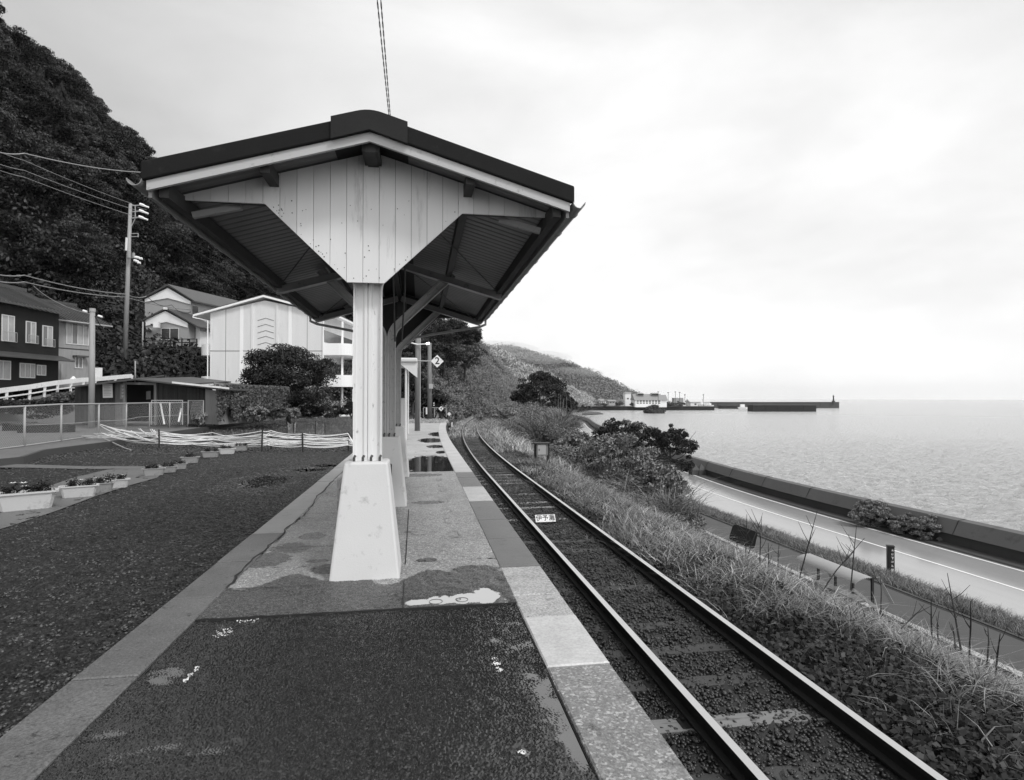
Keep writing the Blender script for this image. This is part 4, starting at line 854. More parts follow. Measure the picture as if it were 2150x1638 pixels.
# dark two storey house: facade runs from near-left to far-right
class Facade:
    """a vertical wall plane through two ground points; lays rectangles given by pixel corners onto it"""
    def __init__(s, p0, p1):
        s.p0 = Vector((p0.x, p0.y, 0)); s.d = Vector((p1.x-p0.x, p1.y-p0.y, 0)).normalized(); s.n = Vector((s.d.y, -s.d.x, 0))
        if s.n.y > 0: s.n = -s.n
        s.o = Vector((0, 0, CAMZ))
    def pt(s, px, py):
        r = at(px, py, D=1)-s.o; tt = (s.p0-s.o).dot(s.n)/r.dot(s.n); p = s.o+r*tt; return (p-s.p0).dot(s.d), p.z
    def w(s, u, z, out=0): return Vector((s.p0.x, s.p0.y, 0))+s.d*u+s.n*out+Vector((0, 0, z))
    def panel(s, m, u0, u1, z0, z1, out=.0, th=.06, mi=0):
        m.prism([s.w(u0, z0, out-th), s.w(u1, z0, out-th), s.w(u1, z1, out-th), s.w(u0, z1, out-th)], s.n*th, mi)
    def rect(s, px0, py0, px1, py1):
        u0, z0 = s.pt((px0), (py1)); u1, z1 = s.pt((px1), (py0)); return u0, u1, z0, z1
def window(fc, par, r, panes=2, gm='glassl', fw=.06, name='window', sill=True, rail=False, gms=None):
    u0, u1, z0, z1 = r; m = MB(); fc.panel(m, u0, u1, z0, z0+fw, .05, .08); fc.panel(m, u0, u1, z1-fw, z1, .05, .08)
    for i in range(panes+1):
        u = u0+(u1-u0)*i/panes; uu = min(max(u, u0+fw/2), u1-fw/2); fc.panel(m, uu-fw/2, uu+fw/2, z0+fw, z1-fw, .05, .08)
    w_ = mover(m.build(name, M_['frame']), par, par.location)
    for i in range(panes):
        a_, b_ = u0+(u1-u0)*i/panes+fw*.4, u0+(u1-u0)*(i+1)/panes-fw*.4; m = MB(); fc.panel(m, a_, b_, z0+fw*.5, z1-fw*.5, .012, .02); mover(m.build('pane', M_[gms[i] if gms else gm]), w_, par.location)
    if rail:
        m = MB(); h = (z1-z0)*.36
        for i in range(9): u = u0+(u1-u0)*i/8; m.tube([fc.w(u, z0, .22), fc.w(u, z0+h, .22)], .012, 4)
        m.tube([fc.w(u0, z0+h, .22), fc.w(u1, z0+h, .22)], .02, 4); m.tube([fc.w(u0, z0, .22), fc.w(u1, z0, .22)], .02, 4); mover(m.build('railing', M_['galv']), w_, par.location)
    return w_
# House A
fA = Facade(Q(-60, 810, 36), Q(130, 803, 43)); hA = empty('dark_house', Q(60, 808, 40), label='old dark timber two storey house at the left picture edge', cat='house')
uL = fA.pt(-60, 700)[0]; uR, zt = fA.pt(124, 656); zb = fA.pt(90, 806)[1]-.4
zt = fA.pt(100, 655)[1]
m = MB(); fA.panel(m, uL, uR, zb, zt, 0, .3); 
m.prism([fA.w(uR, zb, -.3), fA.w(uR, zb, -6), fA.w(uR, zt, -6), fA.w(uR, zt, -.3)], fA.d*-.2); mover(m.build('wall', M_['housedark']), hA, hA.location)
window(fA, hA, fA.rect(53, 677, 75, 720), 2, rail=True, gms=['glassm', 'glassl']); window(fA, hA, fA.rect(88, 686, 110, 727), 2, rail=True, gms=['glassm', 'glassl'])
window(fA, hA, fA.rect(2, 664, 30, 716), 2, rail=True)
window(fA, hA, fA.rect(40, 764, 73, 793), 3); window(fA, hA, fA.rect(76, 767, 96, 788), 2, gm='glassl'); window(fA, hA, fA.rect(-30, 758, 22, 796), 3)
m = MB(); z1 = fA.pt(60, 742)[1]; m.prism([fA.w(uL, z1, 0), fA.w(uR+.3, z1, 0), fA.w(uR+.3, z1-.35, 1.0), fA.w(uL, z1-.35, 1.0)], (0, 0, -.09)); mover(m.build('lower_roof', M_['tile']), hA, hA.location)
zr_ = fA.pt(60, 625)[1]; 
def gable_roof(fc, u0, u1, ze, zrg, dep, par, over=.5, th=.14, m_='tile'):
    for (o0, o1) in ((over, -dep/2), (-dep-over, -dep/2)):
        m = MB(); m.prism([fc.w(u0, ze, o0), fc.w(u1, ze, o0), fc.w(u1, zrg, o1), fc.w(u0, zrg, o1)], (0, 0, th)); mover(m.build('roof', M_[m_]), par, par.location)
        if m_ == 'tile':
            mm = MB(); n = int(abs(u1-u0)/.3)
            for i in range(n): u = u0+(u1-u0)*(i+.5)/n; mm.beam(fc.w(u, ze+th+.02, o0), fc.w(u, zrg+th+.02, o1), .07, .06)
            mover(mm.build('tile_ridges', M_['tile']), par, par.location)
    m = MB(); m.beam(fc.w(u0-.1, zrg+th+.08, -dep/2), fc.w(u1+.1, zrg+th+.08, -dep/2), .3, .25); mover(m.build('ridge', M_['tile']), par, par.location)
gable_roof(fA, uL, uR+.4, zt, zt+1.6, 6, hA)
# House B (grey render)
fB = Facade(Q(125, 803, 43.5), Q(199, 801, 46)); hB = empty('grey_house', Q(160, 803, 45), label='grey rendered two storey house with a tiled roof beside the dark timber house', cat='house')
uR, zb = fB.pt(197, 803); uL = fB.pt(121, 700)[0]; zt = fB.pt(165, 680)[1]; zb -= .5
m = MB(); fB.panel(m, uL, uR, zb, zt, 0, .3); m.prism([fB.w(uR, zb, -.3), fB.w(uR, zb, -7), fB.w(uR, zt, -7), fB.w(uR, zt, -.3)], fB.d*-.2); m.prism([fB.w(uL, zb, -.3), fB.w(uL, zb, -7), fB.w(uL, zt, -7), fB.w(uL, zt, -.3)], fB.d*.2); mover(m.build('wall', M_['housegrey']), hB, hB.location)
window(fB, hB, fB.rect(138, 682, 186, 722), 4, gms=['glassl', 'glassm', 'glassl', 'glassl']); window(fB, hB, fB.rect(156, 750, 173, 773), 2, gm='glassm')
m = MB(); fB.panel(m, *[fB.pt(152, 748)[0], fB.pt(180, 748)[0]], fB.pt(165, 750)[1], fB.pt(165, 747)[1], .5, .5); mover(m.build('window_hood', M_['tile']), hB, hB.location)
m = MB(); fB.panel(m, uL, uR, fB.pt(160, 734)[1], fB.pt(160, 732.5)[1], .03, .05); mover(m.build('storey_band', M_['housedark']), hB, hB.location)
m = MB(); fB.panel(m, *fB.rect(127, 764, 132, 800), .04, .05); mover(m.build('door', M_['housemid']), hB, hB.location)
gable_roof(fB, uL-1.6, uR+.9, zt, zt+1.7, 7, hB, over=.7)
m = MB(); m.tube([fB.w(uL-.8, zt+.02, .75), fB.w(uR+.9, zt+.0, .75)], .06, 6); mover(m.build('gutter', M_['galv']), hB, hB.location)
# white house up the slope
hC = empty('hillside_house', Q(355, 735, 60), label='white gabled two storey house up on the slope with a dark railed terrace', cat='house')
D0 = 60
def PP(m, pts, D, vec): m.prism([Q(a, b, D) for a, b in pts], vec)
bk_ = Vector((4, 9, 0))
m = MB(); PP(m, [(304, 628), (352, 604), (400, 632), (400, 740), (304, 740)], 62, bk_); mover(m.build('upper_wall', M_['housemid']), hC, hC.location)
m = MB(); PP(m, [(304, 628), (352, 605), (400, 633), (400, 639), (352, 626), (304, 634)], 61.9, (0, .08, 0)); mover(m.build('gable_render', M_['housewhite']), hC, hC.location)
m = MB(); PP(m, [(306, 672), (347, 653), (396, 679), (396, 745), (306, 745)], 59, (1, 3, 0)); mover(m.build('lower_wall', M_['housemid']), hC, hC.location)
m = MB(); PP(m, [(306, 672), (347, 653), (394, 678), (394, 688), (349, 676), (306, 684)], 58.9, (0, .08, 0)); mover(m.build('gable_render', M_['housewhite']), hC, hC.location)
for (a_, b_, D, dep) in [((298, 627), (352, 599), 61.65, (4, 10, .0)), ((352, 599), (408, 634), 61.65, (4, 10, 0)), ((300, 673), (347, 649), 58.7, (1, 3.6, 0)), ((347, 649), (416, 688), 58.7, (1, 3.6, 0))]:
    m = MB(); a3, b3 = Q(*a_, D), Q(*b_, D); m.prism([a3, b3, b3+Vector((0, 0, .14)), a3+Vector((0, 0, .14))], dep); mover(m.build('roof', M_['tile']), hC, hC.location)
for r in ((338, 689, 375, 715, 58.85, 2, 'glass'),):
    fc = Facade(Q(300, 735, 58.9), Q(400, 735, 58.9)); window(fc, hC, fc.rect(338, 689, 376, 714), 2, gm='glass')
window(Facade(Q(300, 735, 58.9), Q(400, 735, 58.9)), hC, Facade(Q(300, 735, 58.9), Q(400, 735, 58.9)).rect(311, 690, 318, 697), 1, gm='glass')
m = MB(); PP(m, [(396, 676), (420, 690), (420, 742), (396, 742)], 60, (4, 9, 0)); mover(m.build('side_wall', M_['housewhite']), hC, hC.location)
for (x0, y0, x1, y1, D) in [(400, 686, 410, 710, 59.9), (404, 642, 416, 660, 61.8)]:
    m = MB(); PP(m, [(x0, y0), (x1, y0+2), (x1, y1), (x0, y1)], D, (0, .05, 0)); mover(m.build('window', M_['glass']), hC, hC.location)
m = MB(); PP(m, [(330, 730), (416, 728), (416, 775), (330, 770)], 58.2, (0, 2.0, 0)); mover(m.build('terrace', M_['concdark']), hC, hC.location)
m = MB()
for y0 in (712, 719, 727): m.beam(Q(336, y0+5, 57.5), Q(380, y0, 57.5), .07, .07); m.beam(Q(380, y0, 57.5), Q(414, y0, 57.5), .07, .07)
for x in (336, 358, 382, 398, 413): m.beam(Q(x, 738, 57.4), Q(x, 712, 57.4), .1, .1)
mover(m.build('terrace_railing', M_['stalk']), hC, hC.location)
m = MB(); m.beam(Q(347, 645, 57.8), Q(347, 650, 57.8), .3, .2); m.box(Q(329, 682, 58.4), (.5, .4, .6)); mover(m.build('vent_unit', M_['housewhite']), hC, hC.location)
# little outbuilding left of the house
m = MB(); PP(m, [(283, 655), (302, 651), (302, 690), (283, 690)], 62, (0, 2, 0)); tag(m.build('hut', M_['housedark']), 'small dark hut tucked left of the white hillside house', 'hut')
# retaining slope fence + stairs rail
m = MB(); m.tube([Q(262, 688, 55), Q(335, 735, 54), Q(415, 780, 52)], .05, 5)
for i in range(12): u = i/11; x = 262+(415-262)*u; y_ = 688+(780-688)*u; m.tube([Q(x, y_, 55-3*u), Q(x, y_+14, 55-3*u)], .03, 4)
tag(m.build('slope_handrail', M_['stalk']), 'dark handrail climbing the slope to the white house', 'handrail')
# ---- apartment block
DA = 52.0; apt = empty('apartment_block', Q(560, 868, DA), label='pale three storey apartment block with a plain gable and curved balconies', cat='apartment block')
fP = Facade(Q(440, 868, DA), Q(677, 868, DA)); uL, zb = fP.pt(440, 872); uR = fP.pt(676, 872)[0]; uC = fP.pt(556, 700)[0]
zeL = fP.pt(441, 657)[1]; zeR = fP.pt(676, 672)[1]; zc_ = fP.pt(556, 625)[1]; LEN = 17
ze = (zeL+fP.pt(670, 657)[1])/2
m = MB(); m.prism([fP.w(uL, zb), fP.w(uR, zb), fP.w(uR, ze), fP.w(uC, zc_-.25), fP.w(uL, ze)], -fP.n*LEN); mover(m.build('wall', M_['apt']), apt, apt.location)
for i, px in enumerate((474, 506, 530, 582, 608, 645)):
    u = fP.pt(px, 700)[0]; zt_ = ze+(zc_-.25-ze)*(1-abs(u-uC)/(uR-uC)); m = MB()
    if px in (506, 608): fP.panel(m, u-.10, u+.18, zb, zt_-.05, .025, .03); mover(m.build('wall_rib', M_['aptlight']), apt, apt.location)
    elif px in (530, 582): fP.panel(m, u-.08, u+.08, zb, zt_-.05, .10, .11); mover(m.build('wall_rib', M_['apt']), apt, apt.location)
    else: fP.panel(m, u-.02, u+.02, zb, zt_-.05, .005, .02); mover(m.build('panel_joint', M_['groove']), apt, apt.location)
m = MB(); zz = fP.pt(480, 737)[1]; fP.panel(m, uL, uR, zz-.03, zz+.03, .012, .03); mover(m.build('panel_joint', M_['groove']), apt, apt.location)
for py in (668, 681, 694, 706, 719):
    u0, u1 = fP.pt(541, py)[0], fP.pt(575, py)[0]; z_ = fP.pt(556, py)[1]; z0_ = z_-.22; m = MB(); um = (u0+u1)/2
    for ua, za, ub, zb_ in ((u0, z0_, um, z_), (um, z_, u1, z0_)): m.beam(fP.w(ua, za, .01), fP.w(ub, zb_, .01), .03, .035)
    mover(m.build('chevron_groove', M_['groove']), apt, apt.location)
for sgn, ue in ((-1, uL), (1, uR)):
    ux = ue+sgn*1.35; zx = ze-(zc_-ze)*1.35/(uR-uC); m = MB(); m.prism([fP.w(uC, zc_, .35), fP.w(ux, zx, .35), fP.w(ux, zx+.17, .35), fP.w(uC, zc_+.17, .35)], -fP.n*(LEN+.7)); mover(m.build('roof', M_['aptlight']), apt, apt.location)
    m = MB(); m.prism([fP.w(uC, zc_+.172, .30), fP.w(ux, zx+.172, .30), fP.w(ux, zx+.25, .30), fP.w(uC, zc_+.25, .30)], -fP.n*(LEN+.6)); mover(m.build('roof_covering', M_['tile']), apt, apt.location)
    m = MB(); m.tube([fP.w(ux, zx+.05, .35), fP.w(ux, zx-.1, .35), fP.w(ue+sgn*.15, zx-.35, .15), fP.w(ue+sgn*.12, zb, .12)], .05, 6); mover(m.build('downpipe', M_['aptlight']), apt, apt.location)
# balconies: right side curved, left side straight
stz = [fP.pt(690, y)[1] for y in (878, 812, 745)]
def balcony(side, z, z1, nm='balcony'):
    m = MB(); ue = uR if side > 0 else uL; pts = []; dp_ = 2.4 if side > 0 else 1.3
    for k in range(7): a = k/6*math.pi/2; pts.append((ue+side*(dp_-1.0+math.sin(a)*1.0)*1.0, -.25-1.0+math.cos(a)*1.0*1.0))
    pts = [(ue, -.25)]+pts+[(ue+side*dp_, -LEN+.4), (ue, -LEN+.4)]
    P3 = [fP.w(u, z, o_) for u, o_ in pts]; m.prism(P3, (0, 0, z1-z)) ; return mover(m.build(nm, M_['aptlight']), apt, apt.location)
for z in stz: balcony(1, z, z+1.05); balcony(-1, z-.02, z+.95)
for z in stz:
    m = MB(); m.prism([fP.w(uR-.01, z+1.2, -.5), fP.w(uR-.01, z+2.25, -.5), fP.w(uR-.01, z+2.25, -LEN+.5), fP.w(uR-.01, z+1.2, -LEN+.5)], fP.d*.05); mover(m.build('window_band', M_['glassm']), apt, apt.location)
    m = MB(); m.prism([fP.w(uL+.01, z+1.1, -.5), fP.w(uL+.01, z+2.25, -.5), fP.w(uL+.01, z+2.25, -LEN+.5), fP.w(uL+.01, z+1.1, -LEN+.5)], fP.d*-.05); mover(m.build('window_band', M_['glassm']), apt, apt.location)
    for o_ in (-1.5, -5.5, -9.5, -13.5):
        m = MB(); m.tube([fP.w(uR+2.35, z+1.0, o_), fP.w(uR+2.35, z+2.6, o_)], .09, 6); mover(m.build('balcony_post', M_['aptlight']), apt, apt.location)
m = MB(); m.tube([fP.w(uR+1.4, zb, -1.3), fP.w(uR+1.4, ze-.6, -1.3)], .1, 8); m2 = mover(m.build('balcony_post', M_['aptlight']), apt, apt.location)
# further white houses seen past the apartment
for (x0, x1, yt, yb, D, lab) in [(718, 775, 700, 800, 66, 'white two storey house glimpsed just past the apartment balconies'), (722, 790, 803, 862, 60, 'low pale house below the white one past the balconies')]:
    fc = Facade(Q(x0, yb, D), Q(x1, yb, D)); t = empty('white_house', Q((x0+x1)/2, yb, D), label=lab, cat='house'); u0, z0 = fc.pt(x0, yb+6); u1, z1 = fc.pt(x1, yt)
    m = MB(); fc.panel(m, u0, u1, z0, z1, 0, 6); mover(m.build('wall', M_['housewhite']), t, t.location); gable_roof(fc, u0-.5, u1+.5, z1, z1+1.4, 6, t)
    for px in range(x0+8, x1-6, 22):
        window(fc, t, fc.rect(px, yt+12, px+9, yt+34), 1, gm='glassm')
# ---- waiting shelter beyond the columns
t = empty('waiting_shelter', (-1.6, 22.5, .02), label='white flat roofed shelter further along the platform behind the columns', cat='shelter')
m = MB(); m.box((.4, 1.6, 2.95), (2.2, 4.6, .16)); m.build('roof', M_['frame'], t, bevel=.05); m = MB(); m.prism([(.8, -.6, 2.86), (1.5, -.6, 2.86), (1.5, -.6, 2.3)], (0, .08, 0)); m.build('gusset', M_['frame'], t)
for x_ in (-.6, 1.08):
    for y_ in (-.5, 3.5): m = MB(); m.tube([(x_, y_, 0), (x_, y_, 2.9)], .04, 7); m.build('post', M_['frame'], t)
m = MB(); m.box((.2, 3.6, .8), (1.6, .1, 1.5)); m.build('rear_screen', M_['housemid'], t)
# ================================================================== POLES, WIRES
def pole(px, pb, pt, D, r0, r1, mat_, lab, name='utility_pole', cat='utility pole', dx=0):
    b_ = at(px, pb, D=D); tp = at(px+dx, pt, D=D); t = empty(name, b_, label=lab, cat=cat); m = MB(); m.tube([b_-Vector((0, 0, .3)), tp], [r0, r1], 12); mover(m.build('shaft', M_[mat_], smooth=True), t, t.location); return t, b_, tp
tA, bA, tpA = pole(192, 893, 653, 28, .14, .11, 'polec', 'plain pale concrete pole standing in front of the dark shed', dx=2)
m = MB(); m.tube([tpA+Vector((0, 0, -.05)), tpA+Vector((0, 0, .12))], .13, 10); mover(m.build('cap', M_['galv']), tA, tA.location)
for dx in (-.32, .34):
    m = MB(); c_ = tpA+Vector((dx, 0, -.02 if dx < 0 else -.25)); m.tube([c_-Vector((.09, 0, -.03)), c_+Vector((.09, 0, -.03))], .05, 8); mover(m.build('insulator', M_['insul']), tA, tA.location)
tB, bB, tpB = pole(262, 748, 428, 50, .20, .13, 'polec', 'tall utility pole with three stacked insulator arms at the foot of the forest', dx=12)
for i, (py, x1) in enumerate([(431, 295), (444, 294), (457, 293)]):
    m = MB(); m.beam(Q(273, py+1, 50), Q(x1, py, 50), .07, .07); mover(m.build('cross_arm', M_['galv']), tB, tB.location)
    for dx in (3, 7, 13):
        m = MB(); q = Q(x1+dx, py-2+dx*.4, 50); m.tube([q-Vector((.16, 0, -.05)), q+Vector((.16, 0, -.05))], .12 if dx < 5 else .08, 8); mover(m.build('insulator', M_['insul']), tB, tB.location)
m = MB(); m.beam(Q(284, 431, 50), Q(284, 458, 50), .06, .06); m.beam(Q(275, 477, 50), Q(284, 459, 50), .05, .05); m.beam(Q(273, 491, 50), Q(290, 490, 50), .05, .05); m.beam(Q(273, 497, 50), Q(290, 497, 50), .05, .05); m.beam(Q(290, 490, 50), Q(290, 498, 50), .05, .05); mover(m.build('bracket', M_['galv']), tB, tB.location)
for (a_, b_, y0, y1) in [(267, 275, 528, 542), (278, 283, 531, 542)]:
    m = MB(); m.tube([Q((a_+b_)/2, y1, 49.6), Q((a_+b_)/2, y0, 49.6)], (b_-a_)/2*50/F, 10); mover(m.build('transformer', M_['polec']), tB, tB.location)
m = MB(); m.tube([Q(264.5, 526, 49.6), Q(266, 499, 49.6)], .09, 6); mover(m.build('cable_guard', M_['white']), tB, tB.location)
for (x, y_) in [(286, 540), (290, 541), (296, 543), (284, 547), (288, 549), (292, 552)]:
    m = MB(); q = Q(x, y_, 49.5); m.tube([q-Vector((.1, 0, 0)), q+Vector((.1, 0, 0))], .1, 7); mover(m.build('insulator', M_['insul']), tB, tB.location)
t, _, _ = pole(299, 754, 676, 54, .08, .06, 'polec', 'thin pale post on the bank below the white hillside house', 'post', 'post', dx=1)
t, _, _ = pole(284, 795, 758, 33, .035, .03, 'polec', 'short thin mast rising from the shed roof', 'mast', 'mast')
# two platform poles
t1, b1, tp1 = pole(876, 905.5, 640, 28, .125, .10, 'poledark', 'thick weathered pole on the platform carrying the numbered diamond sign', dx=1)
m = MB(); m.tube([b1+Vector((.13, -.05, 0)), b1+Vector((.13, -.05, 5.6))], .028, 6); mover(m.build('conduit', M_['galv']), t1, t1.location)
m = MB(); c_ = at(876, 722, D=27.8); m.tube([c_+Vector((-.36, 0, .06)), c_+Vector((.0, 0, -.03))], .035, 6); m.tube([c_+Vector((0, 0, -.03)), c_+Vector((.45, 0, .0))], .03, 6); mover(m.build('lamp_arm', M_['white']), t1, t1.location)
m = MB(); m.tube([c_+Vector((.42, 0, .0)), c_+Vector((.58, -.02, .04))], .055, 8); mover(m.build('lamp', M_['lamp']), t1, t1.location)
t2_, b2, tp2 = pole(902, 881, 720, 43, .17, .14, 'poledark', 'weathered pole near the far platform end behind the diamond sign')
m = MB(); q = at(905, 811, D=42.7); m.box(q, (.3, .1, .35)); mover(m.build('number_plate', M_['galv']), t2_, t2_.location)
ts = empty('diamond_sign', at(918, 758.5, D=27.6), label='white diamond sign with a black numeral 2 held out from the weathered pole', cat='sign')
m = MB(); s_ = .30; m.prism([(-s_, 0, 0), (0, 0, -s_), (s_, 0, 0), (0, 0, s_)], (0, .015, 0)); m.build('sign_plate', M_['white'], ts)
text_mesh('2', .46, M_['ink'], ts, (0, -.004, .005), (R(90), 0, 0), name='numeral', offset=.006)
m = MB(); m.tube([at(848, 757, D=27.75)-Vector(ts.location), Vector((-.28, .03, .0))], .03, 6); m.build('support_rod', M_['galv'], ts)
def wires(lst):
    for (pts, r_, mm, lab, sag) in lst:
        P = []
        for a_, b_ in zip(pts[:-1], pts[1:]):
            for i in range(14): u = i/14; P.append(a_.lerp(b_, u)-Vector((0, 0, sag*4*u*(1-u))))
        P.append(pts[-1]); m = MB(); m.tube(P, r_, 4); tag(m.build('overhead_wire', M_[mm]), lab, 'wire', 'overhead wires')
wires([
 ([Q(-40, 305, 22), Q(51, 322, 24), Q(300, 362, 34)], .022, 'wirel', 'pale thick cable slanting from the picture edge to the canopy eaves', .15),
 ([Q(-40, 300, 38), Q(51, 337, 41), Q(275, 427, 50), Q(308, 440, 50.5)], .02, 'wirel', 'uppermost thin wire reaching the tall pole arms', .1),
 ([Q(-40, 330, 38), Q(51, 358, 41), Q(294, 444, 50)], .02, 'wirel', 'middle wire reaching the tall pole arms', .1),
 ([Q(-40, 342, 38), Q(51, 372, 41), Q(293, 457, 50)], .02, 'wirel', 'lowest of the three wires reaching the tall pole arms', .1),
 ([Q(305, 437, 50), Q(480, 548, 62), Q(700, 690, 90)], .02, 'wire', 'thin wire descending from the top arm across the forest', .3),
 ([Q(305, 448, 50), Q(470, 560, 62), Q(700, 700, 90)], .02, 'wire', 'thin wire descending from the middle arm across the forest', .3),
 ([Q(305, 462, 50), Q(450, 570, 62), Q(690, 705, 90)], .02, 'wire', 'thin wire descending from the bottom arm across the forest', .3),
 ([Q(-40, 566, 38), Q(51, 578, 40), Q(265, 618, 50), Q(308, 622, 60)], .035, 'wirel', 'upper of two parallel thick wires crossing below the tall pole transformer', .2),
 ([Q(-40, 580, 38), Q(51, 592, 40), Q(265, 624, 50), Q(400, 650, 62)], .035, 'wirel', 'lower of two parallel thick wires crossing below the tall pole transformer', .2),
 ([Q(70, 600, 42), Q(194, 660, 28)], .02, 'wirel', 'wire running from the dark house roof to the pale concrete pole', .3),
 ([Q(199, 664, 28), Q(300, 800, 40)], .02, 'wire', 'wire dropping from the pale concrete pole towards the slope', .3),
 ([Q(279, 540, 50), Q(360, 605, 60)], .03, 'wire', 'service wire from the transformer to the white hillside house', .2),
 ([Q(308, 622, 50), Q(360, 640, 58), Q(400, 655, 62)], .03, 'wire', 'looping service wire over the white hillside house', .4)])
for dx, lab in ((0, 'left of two twisted black cables rising into the sky above the canopy'), (7, 'right of two twisted black cables rising into the sky above the canopy')):
    a_ = at(791+dx*1.1, -10, D=8.5); b_ = at(819.5+dx*.35-1, 262, D=13.5); c2 = at(836+dx*.2, 560, D=26)
    m = MB(); n = 90
    for ph in (0, math.pi):
        P = []
        for i in range(n+1): u = i/n; p = a_.lerp(b_, u); P.append(p+Vector((math.cos(u*60+ph), math.sin(u*60+ph)*.5, 0))*.007)
        m.tube(P, .0055, 4)
    m.tube([b_, c2], .010, 5)
    tag(m.build('overhead_cable', M_['wire']), lab, 'cable', 'twisted cables above the canopy')
# ---- roadside guard rail by the houses
gp = empty('guard_rail', Q(120, 835, 33), label='white steel guard rail climbing the lane in front of the dark house', cat='guard rail')
GP = [(-30, 823, 866, 30), (12, 817, 856, 31.2), (61, 811, 838, 32.5), (92, 806, 832, 33.3), (119, 802, 829, 34), (147, 799, 825, 35), (173, 796, 818, 36), (198, 795, 815, 37), (240, 791, 808, 39), (275, 788, 803, 41)]
top = []
for (px, pt, pb, D) in GP:
    a_, b_ = Q(px, pb, D), Q(px+3, pt, D); top.append(b_); m = MB(); m.tube([a_-Vector((0, 0, .3)), b_], .07, 7); mover(m.build('post', M_['white']), gp, gp.location)
m = MB()
for a_, b_ in zip(top[:-1], top[1:]): m.beam(a_+Vector((0, -.1, -.05)), b_+Vector((0, -.1, -.05)), .06, .26); m.beam(a_+Vector((0, -.1, -.42)), b_+Vector((0, -.1, -.42)), .05, .07)
mover(m.build('rail_beam', M_['white']), gp, gp.location)
m = MB()
for (p0, p1) in zip(GP[:-1], GP[1:]):
    a_, b_ = Q(p0[0], p0[2]-3, p0[3]), Q(p1[0], p1[2]-3, p1[3]); bk2 = Vector((-2, 9, 0)); m.prism([a_, b_, b_+bk2, a_+bk2], (0, 0, -3))
tag(m.build('lane', M_['conc']), kind='structure')
shrub(60, 874, 150, 34, D=31, mat_='leafdark', leaf=.12, n=(50, 240), lab='dark clipped hedge below the white guard rail', name='hedge', seed=401, cat='hedge', depth=.7)
shrub(140, 858, 80, 34, D=32, mat_='leafmid', leaf=.12, n=(30, 240), lab='paler end of hedge against the shed wall', name='hedge', seed=402, cat='hedge', depth=.7)
for (px, py, lab) in [(154, 800, 'small white cone shaped lantern beside the grey house'), (207, 790, 'white folded notice board on the lane by the pole')]:
    m = MB(); q = Q(px, py, 38); m.tube([q, q+Vector((0, 0, .3))], [.28, .05], 8) if px == 154 else m.box(q+Vector((0, 0, .2)), (.4, .1, .7)); tag(m.build('notice_board' if px != 154 else 'garden_lantern', M_['white']), lab, 'board' if px != 154 else 'lantern')
#PART3
# ================================================================== HILLS
def loft(name, ctrl, nu, nv, material, amp, seed, wl=(2, 14)):
    A = np.array(ctrl, dtype=float); su = np.linspace(0, A.shape[0]-1, nu); sv = np.linspace(0, A.shape[1]-1, nv)
    def cub(P, t, axis):
        P = np.moveaxis(P, axis, 0); i = np.clip(np.floor(t).astype(int), 0, len(P)-2); f = t-i; f = f.reshape((-1,)+(1,)*(P.ndim-1)); g = lambda k: P[np.clip(k, 0, len(P)-1)]
        p0, p1, p2, p3 = g(i-1), g(i), g(i+1), g(i+2); q = .5*((2*p1)+(-p0+p2)*f+(2*p0-5*p1+4*p2-p3)*f**2+(-p0+3*p1-3*p2+p3)*f**3); return np.moveaxis(q, 0, axis)
    G = cub(cub(A, su, 0), sv, 1); G[:, :, 2] += smooth_noise((nu, nv), wl[0], wl[1], seed)*amp
    o = tag(npmesh(name, G.reshape(-1, 3), grid_faces(nu, nv), material, smooth=True), kind='structure')
    def samp(u, v):
        x = u*(nu-1); y = v*(nv-1); i = np.clip(x.astype(int), 0, nu-2); j = np.clip(y.astype(int), 0, nv-2); fx = (x-i)[:, None]; fy = (y-j)[:, None]
        return G[i, j]*(1-fx)*(1-fy)+G[i+1, j]*fx*(1-fy)+G[i, j+1]*(1-fx)*fy+G[i+1, j+1]*fx*fy
    return o, samp
def zc_np(P): return P[:, 0]*math.sin(YAW)+P[:, 1]*math.cos(YAW)
def profile(foot, ridge, ts, zs, back=(-25, 30, -30)):
    f = np.array(foot, float); r = np.array(ridge, float); out = []
    for t, z in zip(ts, zs): p = f+(r-f)*t; p[2] = f[2]+(r[2]-f[2])*z; out.append(p)
    out.append(r+np.array(back)); return out
T_ = [0, .06, .2, .45, .75, 1]; Z_ = [0, .045, .2, .5, .8, 1]
FA = [(-70, -10, 3), (-48, 28, 3), (-34, 46, 2.6), (-26, 53, 2.2), (-21.5, 60, 2.6), (-20.5, 74, 4), (-9, 80, 4), (0, 86, 3), (8, 100, 2)]
RA = [(-110, 50, 78), (-98, 88, 74), (-82, 134, 69), (-82, 170, 66), (-84, 211, 64), (-78, 262, 60), (-46, 300, 40), (-20, 316, 22), (0, 330, 8)]
hA_, sA = loft('hillside', [profile(f, r, T_, Z_) for f, r in zip(FA, RA)], 160, 110, M_['forestfloor'], 1.2, 9)
